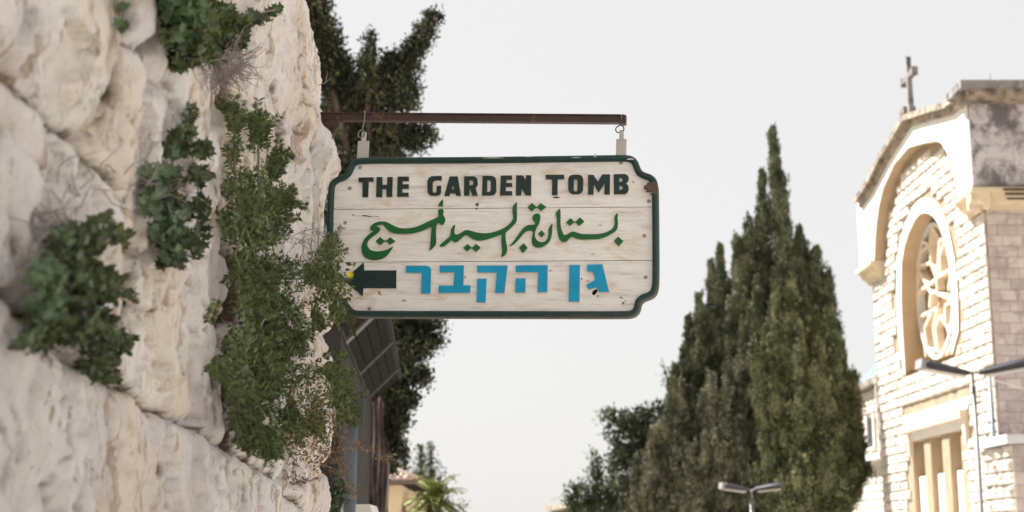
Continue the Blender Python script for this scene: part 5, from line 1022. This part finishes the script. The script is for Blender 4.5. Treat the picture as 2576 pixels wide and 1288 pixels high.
# tiled house
TILE = m_stone('clay_roof_tile', (.50, .36, .28), (.62, .48, .39), None, .3, 6, .9); HW = m_stone('house_yellow_limestone', (.66, .52, .34), (.72, .58, .40), None, .2, 1)
hs = thing('tiled_house', (-4.4, 37, ground_z(37)), 'small yellow stone house with hipped clay tile roof behind the trunk, beside the palm', 'house')
Xw = at(1011, 1230, 33).x; ez = at(1020, 1210, 32.7).z; gz = ground_z(34) - .3
b = MB(); b.box((Xw - 2.5, 37.5, (ez + gz) / 2), (5, 9, ez - gz)); b.build('wall', HW, hs)
r0, r1 = (Xw - 5.6, 32.6), (Xw + .32, 42.4); zt3 = ez + 1.15
b = MB(); v = [(r0[0], r0[1], ez), (r1[0], r0[1], ez), (r1[0], r1[1], ez), (r0[0], r1[1], ez), (Xw - 2.6, 36.6, zt3), (Xw - 2.6, 39.0, zt3), (r0[0], r0[1], ez - .08), (r1[0], r0[1], ez - .08), (r1[0], r1[1], ez - .08), (r0[0], r1[1], ez - .08)]
b.add(v, [(0, 1, 4), (1, 2, 5, 4), (2, 3, 5), (3, 0, 4, 5), (6, 7, 1, 0), (7, 8, 2, 1), (8, 9, 3, 2), (9, 6, 0, 3), (9, 8, 7, 6)]); rf = b.build('roof', DARKWOOD, hs)
A4 = Vector(v[4]); 
tp = MB(); tp.tube([(0, 0, 0), (0, .5, 0)], [1, .86], 8); 
for k in range(20):
    x0 = Xw + .28 - k * .16; 
    for j in range(4):
        t = j / 6; base = Vector((x0, r0[1], ez)); 
        lim = abs(x0 - A4.x) / abs(r1[0] - A4.x) if x0 > A4.x else 0
        if t + .1 > 1 - lim + .12: continue
        ydir = (Vector((x0, A4.y, A4.z)) - base); p = base + ydir * t; q = base + ydir * min(t + .18, 1 - lim + .02); b = MB(); b.tube([p + Vector((0, 0, .035)), q + Vector((0, 0, .025))], [.075, .06], 8); b.build('tile', TILE, rf, True)
b = MB(); b.tube([Vector(v[1]) + Vector((0, 0, .05)), A4 + Vector((0, 0, .05))], .09, 8); b.build('hip_tile', TILE, rf, True)
b = MB(); b.tube([(r0[0], r0[1] - .05, ez - .02), (r1[0] + .05, r0[1] - .05, ez - .02), (r1[0] + .05, r1[1], ez - .02)], .06, 8); b.build('gutter', m_plain('brown_gutter', (.16, .11, .09), .6), hs, True)
pp = [at(1054, 1242, 35.5), at(1048, 1256, 35.2), at(1028, 1262, 33.4), at(1017, 1272, 33.0), at(1015, 1300, 32.9)]; b = MB(); b.tube(pp + [Vector((pp[-1].x, pp[-1].y, gz))], .05, 8); b.build('downpipe', m_plain('brown_pipe', (.18, .13, .11), .6), hs, True)
b = MB(); b.tube([at(1000, 1196, 34), at(1000, 1180, 34)], .03, 6); b.build('vent_pipe', LAMPGREY, hs)
# flat roofed white building far away
fb = thing('flat_roof_building', at(1440, 1300, 58), 'distant white flat roofed building with thin roof railing at the bottom centre', 'building')
a, c = at(1385, 1280, 62), at(1470, 1248, 54); u = (c - a); u.z = 0; u.normalize(); nrm = Vector((u.y, -u.x, 0)); back = -nrm
zr_ = (a.z + c.z) / 2; gz = ground_z(58) - .5; a = Vector((a.x, a.y, zr_)); c = Vector((c.x, c.y, zr_))
a = at(1388, 1280, 62); c = a + u * 9
def rb(b, p, q, z0, z1, dep, off=0): 
    P = [p - nrm * dep, q - nrm * dep, q + nrm * off, p + nrm * off]; b.add([(v_.x, v_.y, z0) for v_ in P] + [(v_.x, v_.y, z1) for v_ in P], [(0, 1, 2, 3), (7, 6, 5, 4), (0, 4, 5, 1), (1, 5, 6, 2), (2, 6, 7, 3), (3, 7, 4, 0)])
b = MB(); rb(b, a, c, gz, a.z - .1, 5); b.build('wall', SMOOTH, fb)
b = MB(); rb(b, a - u * .25, c, a.z - .1, a.z + .08, 5, .3); b.build('roof_slab', CORNICE, fb)
for k in range(22): b = MB(); q = a + u * (.2 + k * .4) + nrm * .02; b.beam((q.x, q.y, gz), (q.x, q.y, a.z - .12), .10, .06); b.build('facade_rib', LAMPGREY, fb)
b = MB(); b.tube([a - u * .3 + Vector((0, 0, .35)), a + u * 4 + Vector((0, 0, .5))], .02, 5); b.build('railing', LAMPGREY, fb)
#@@end
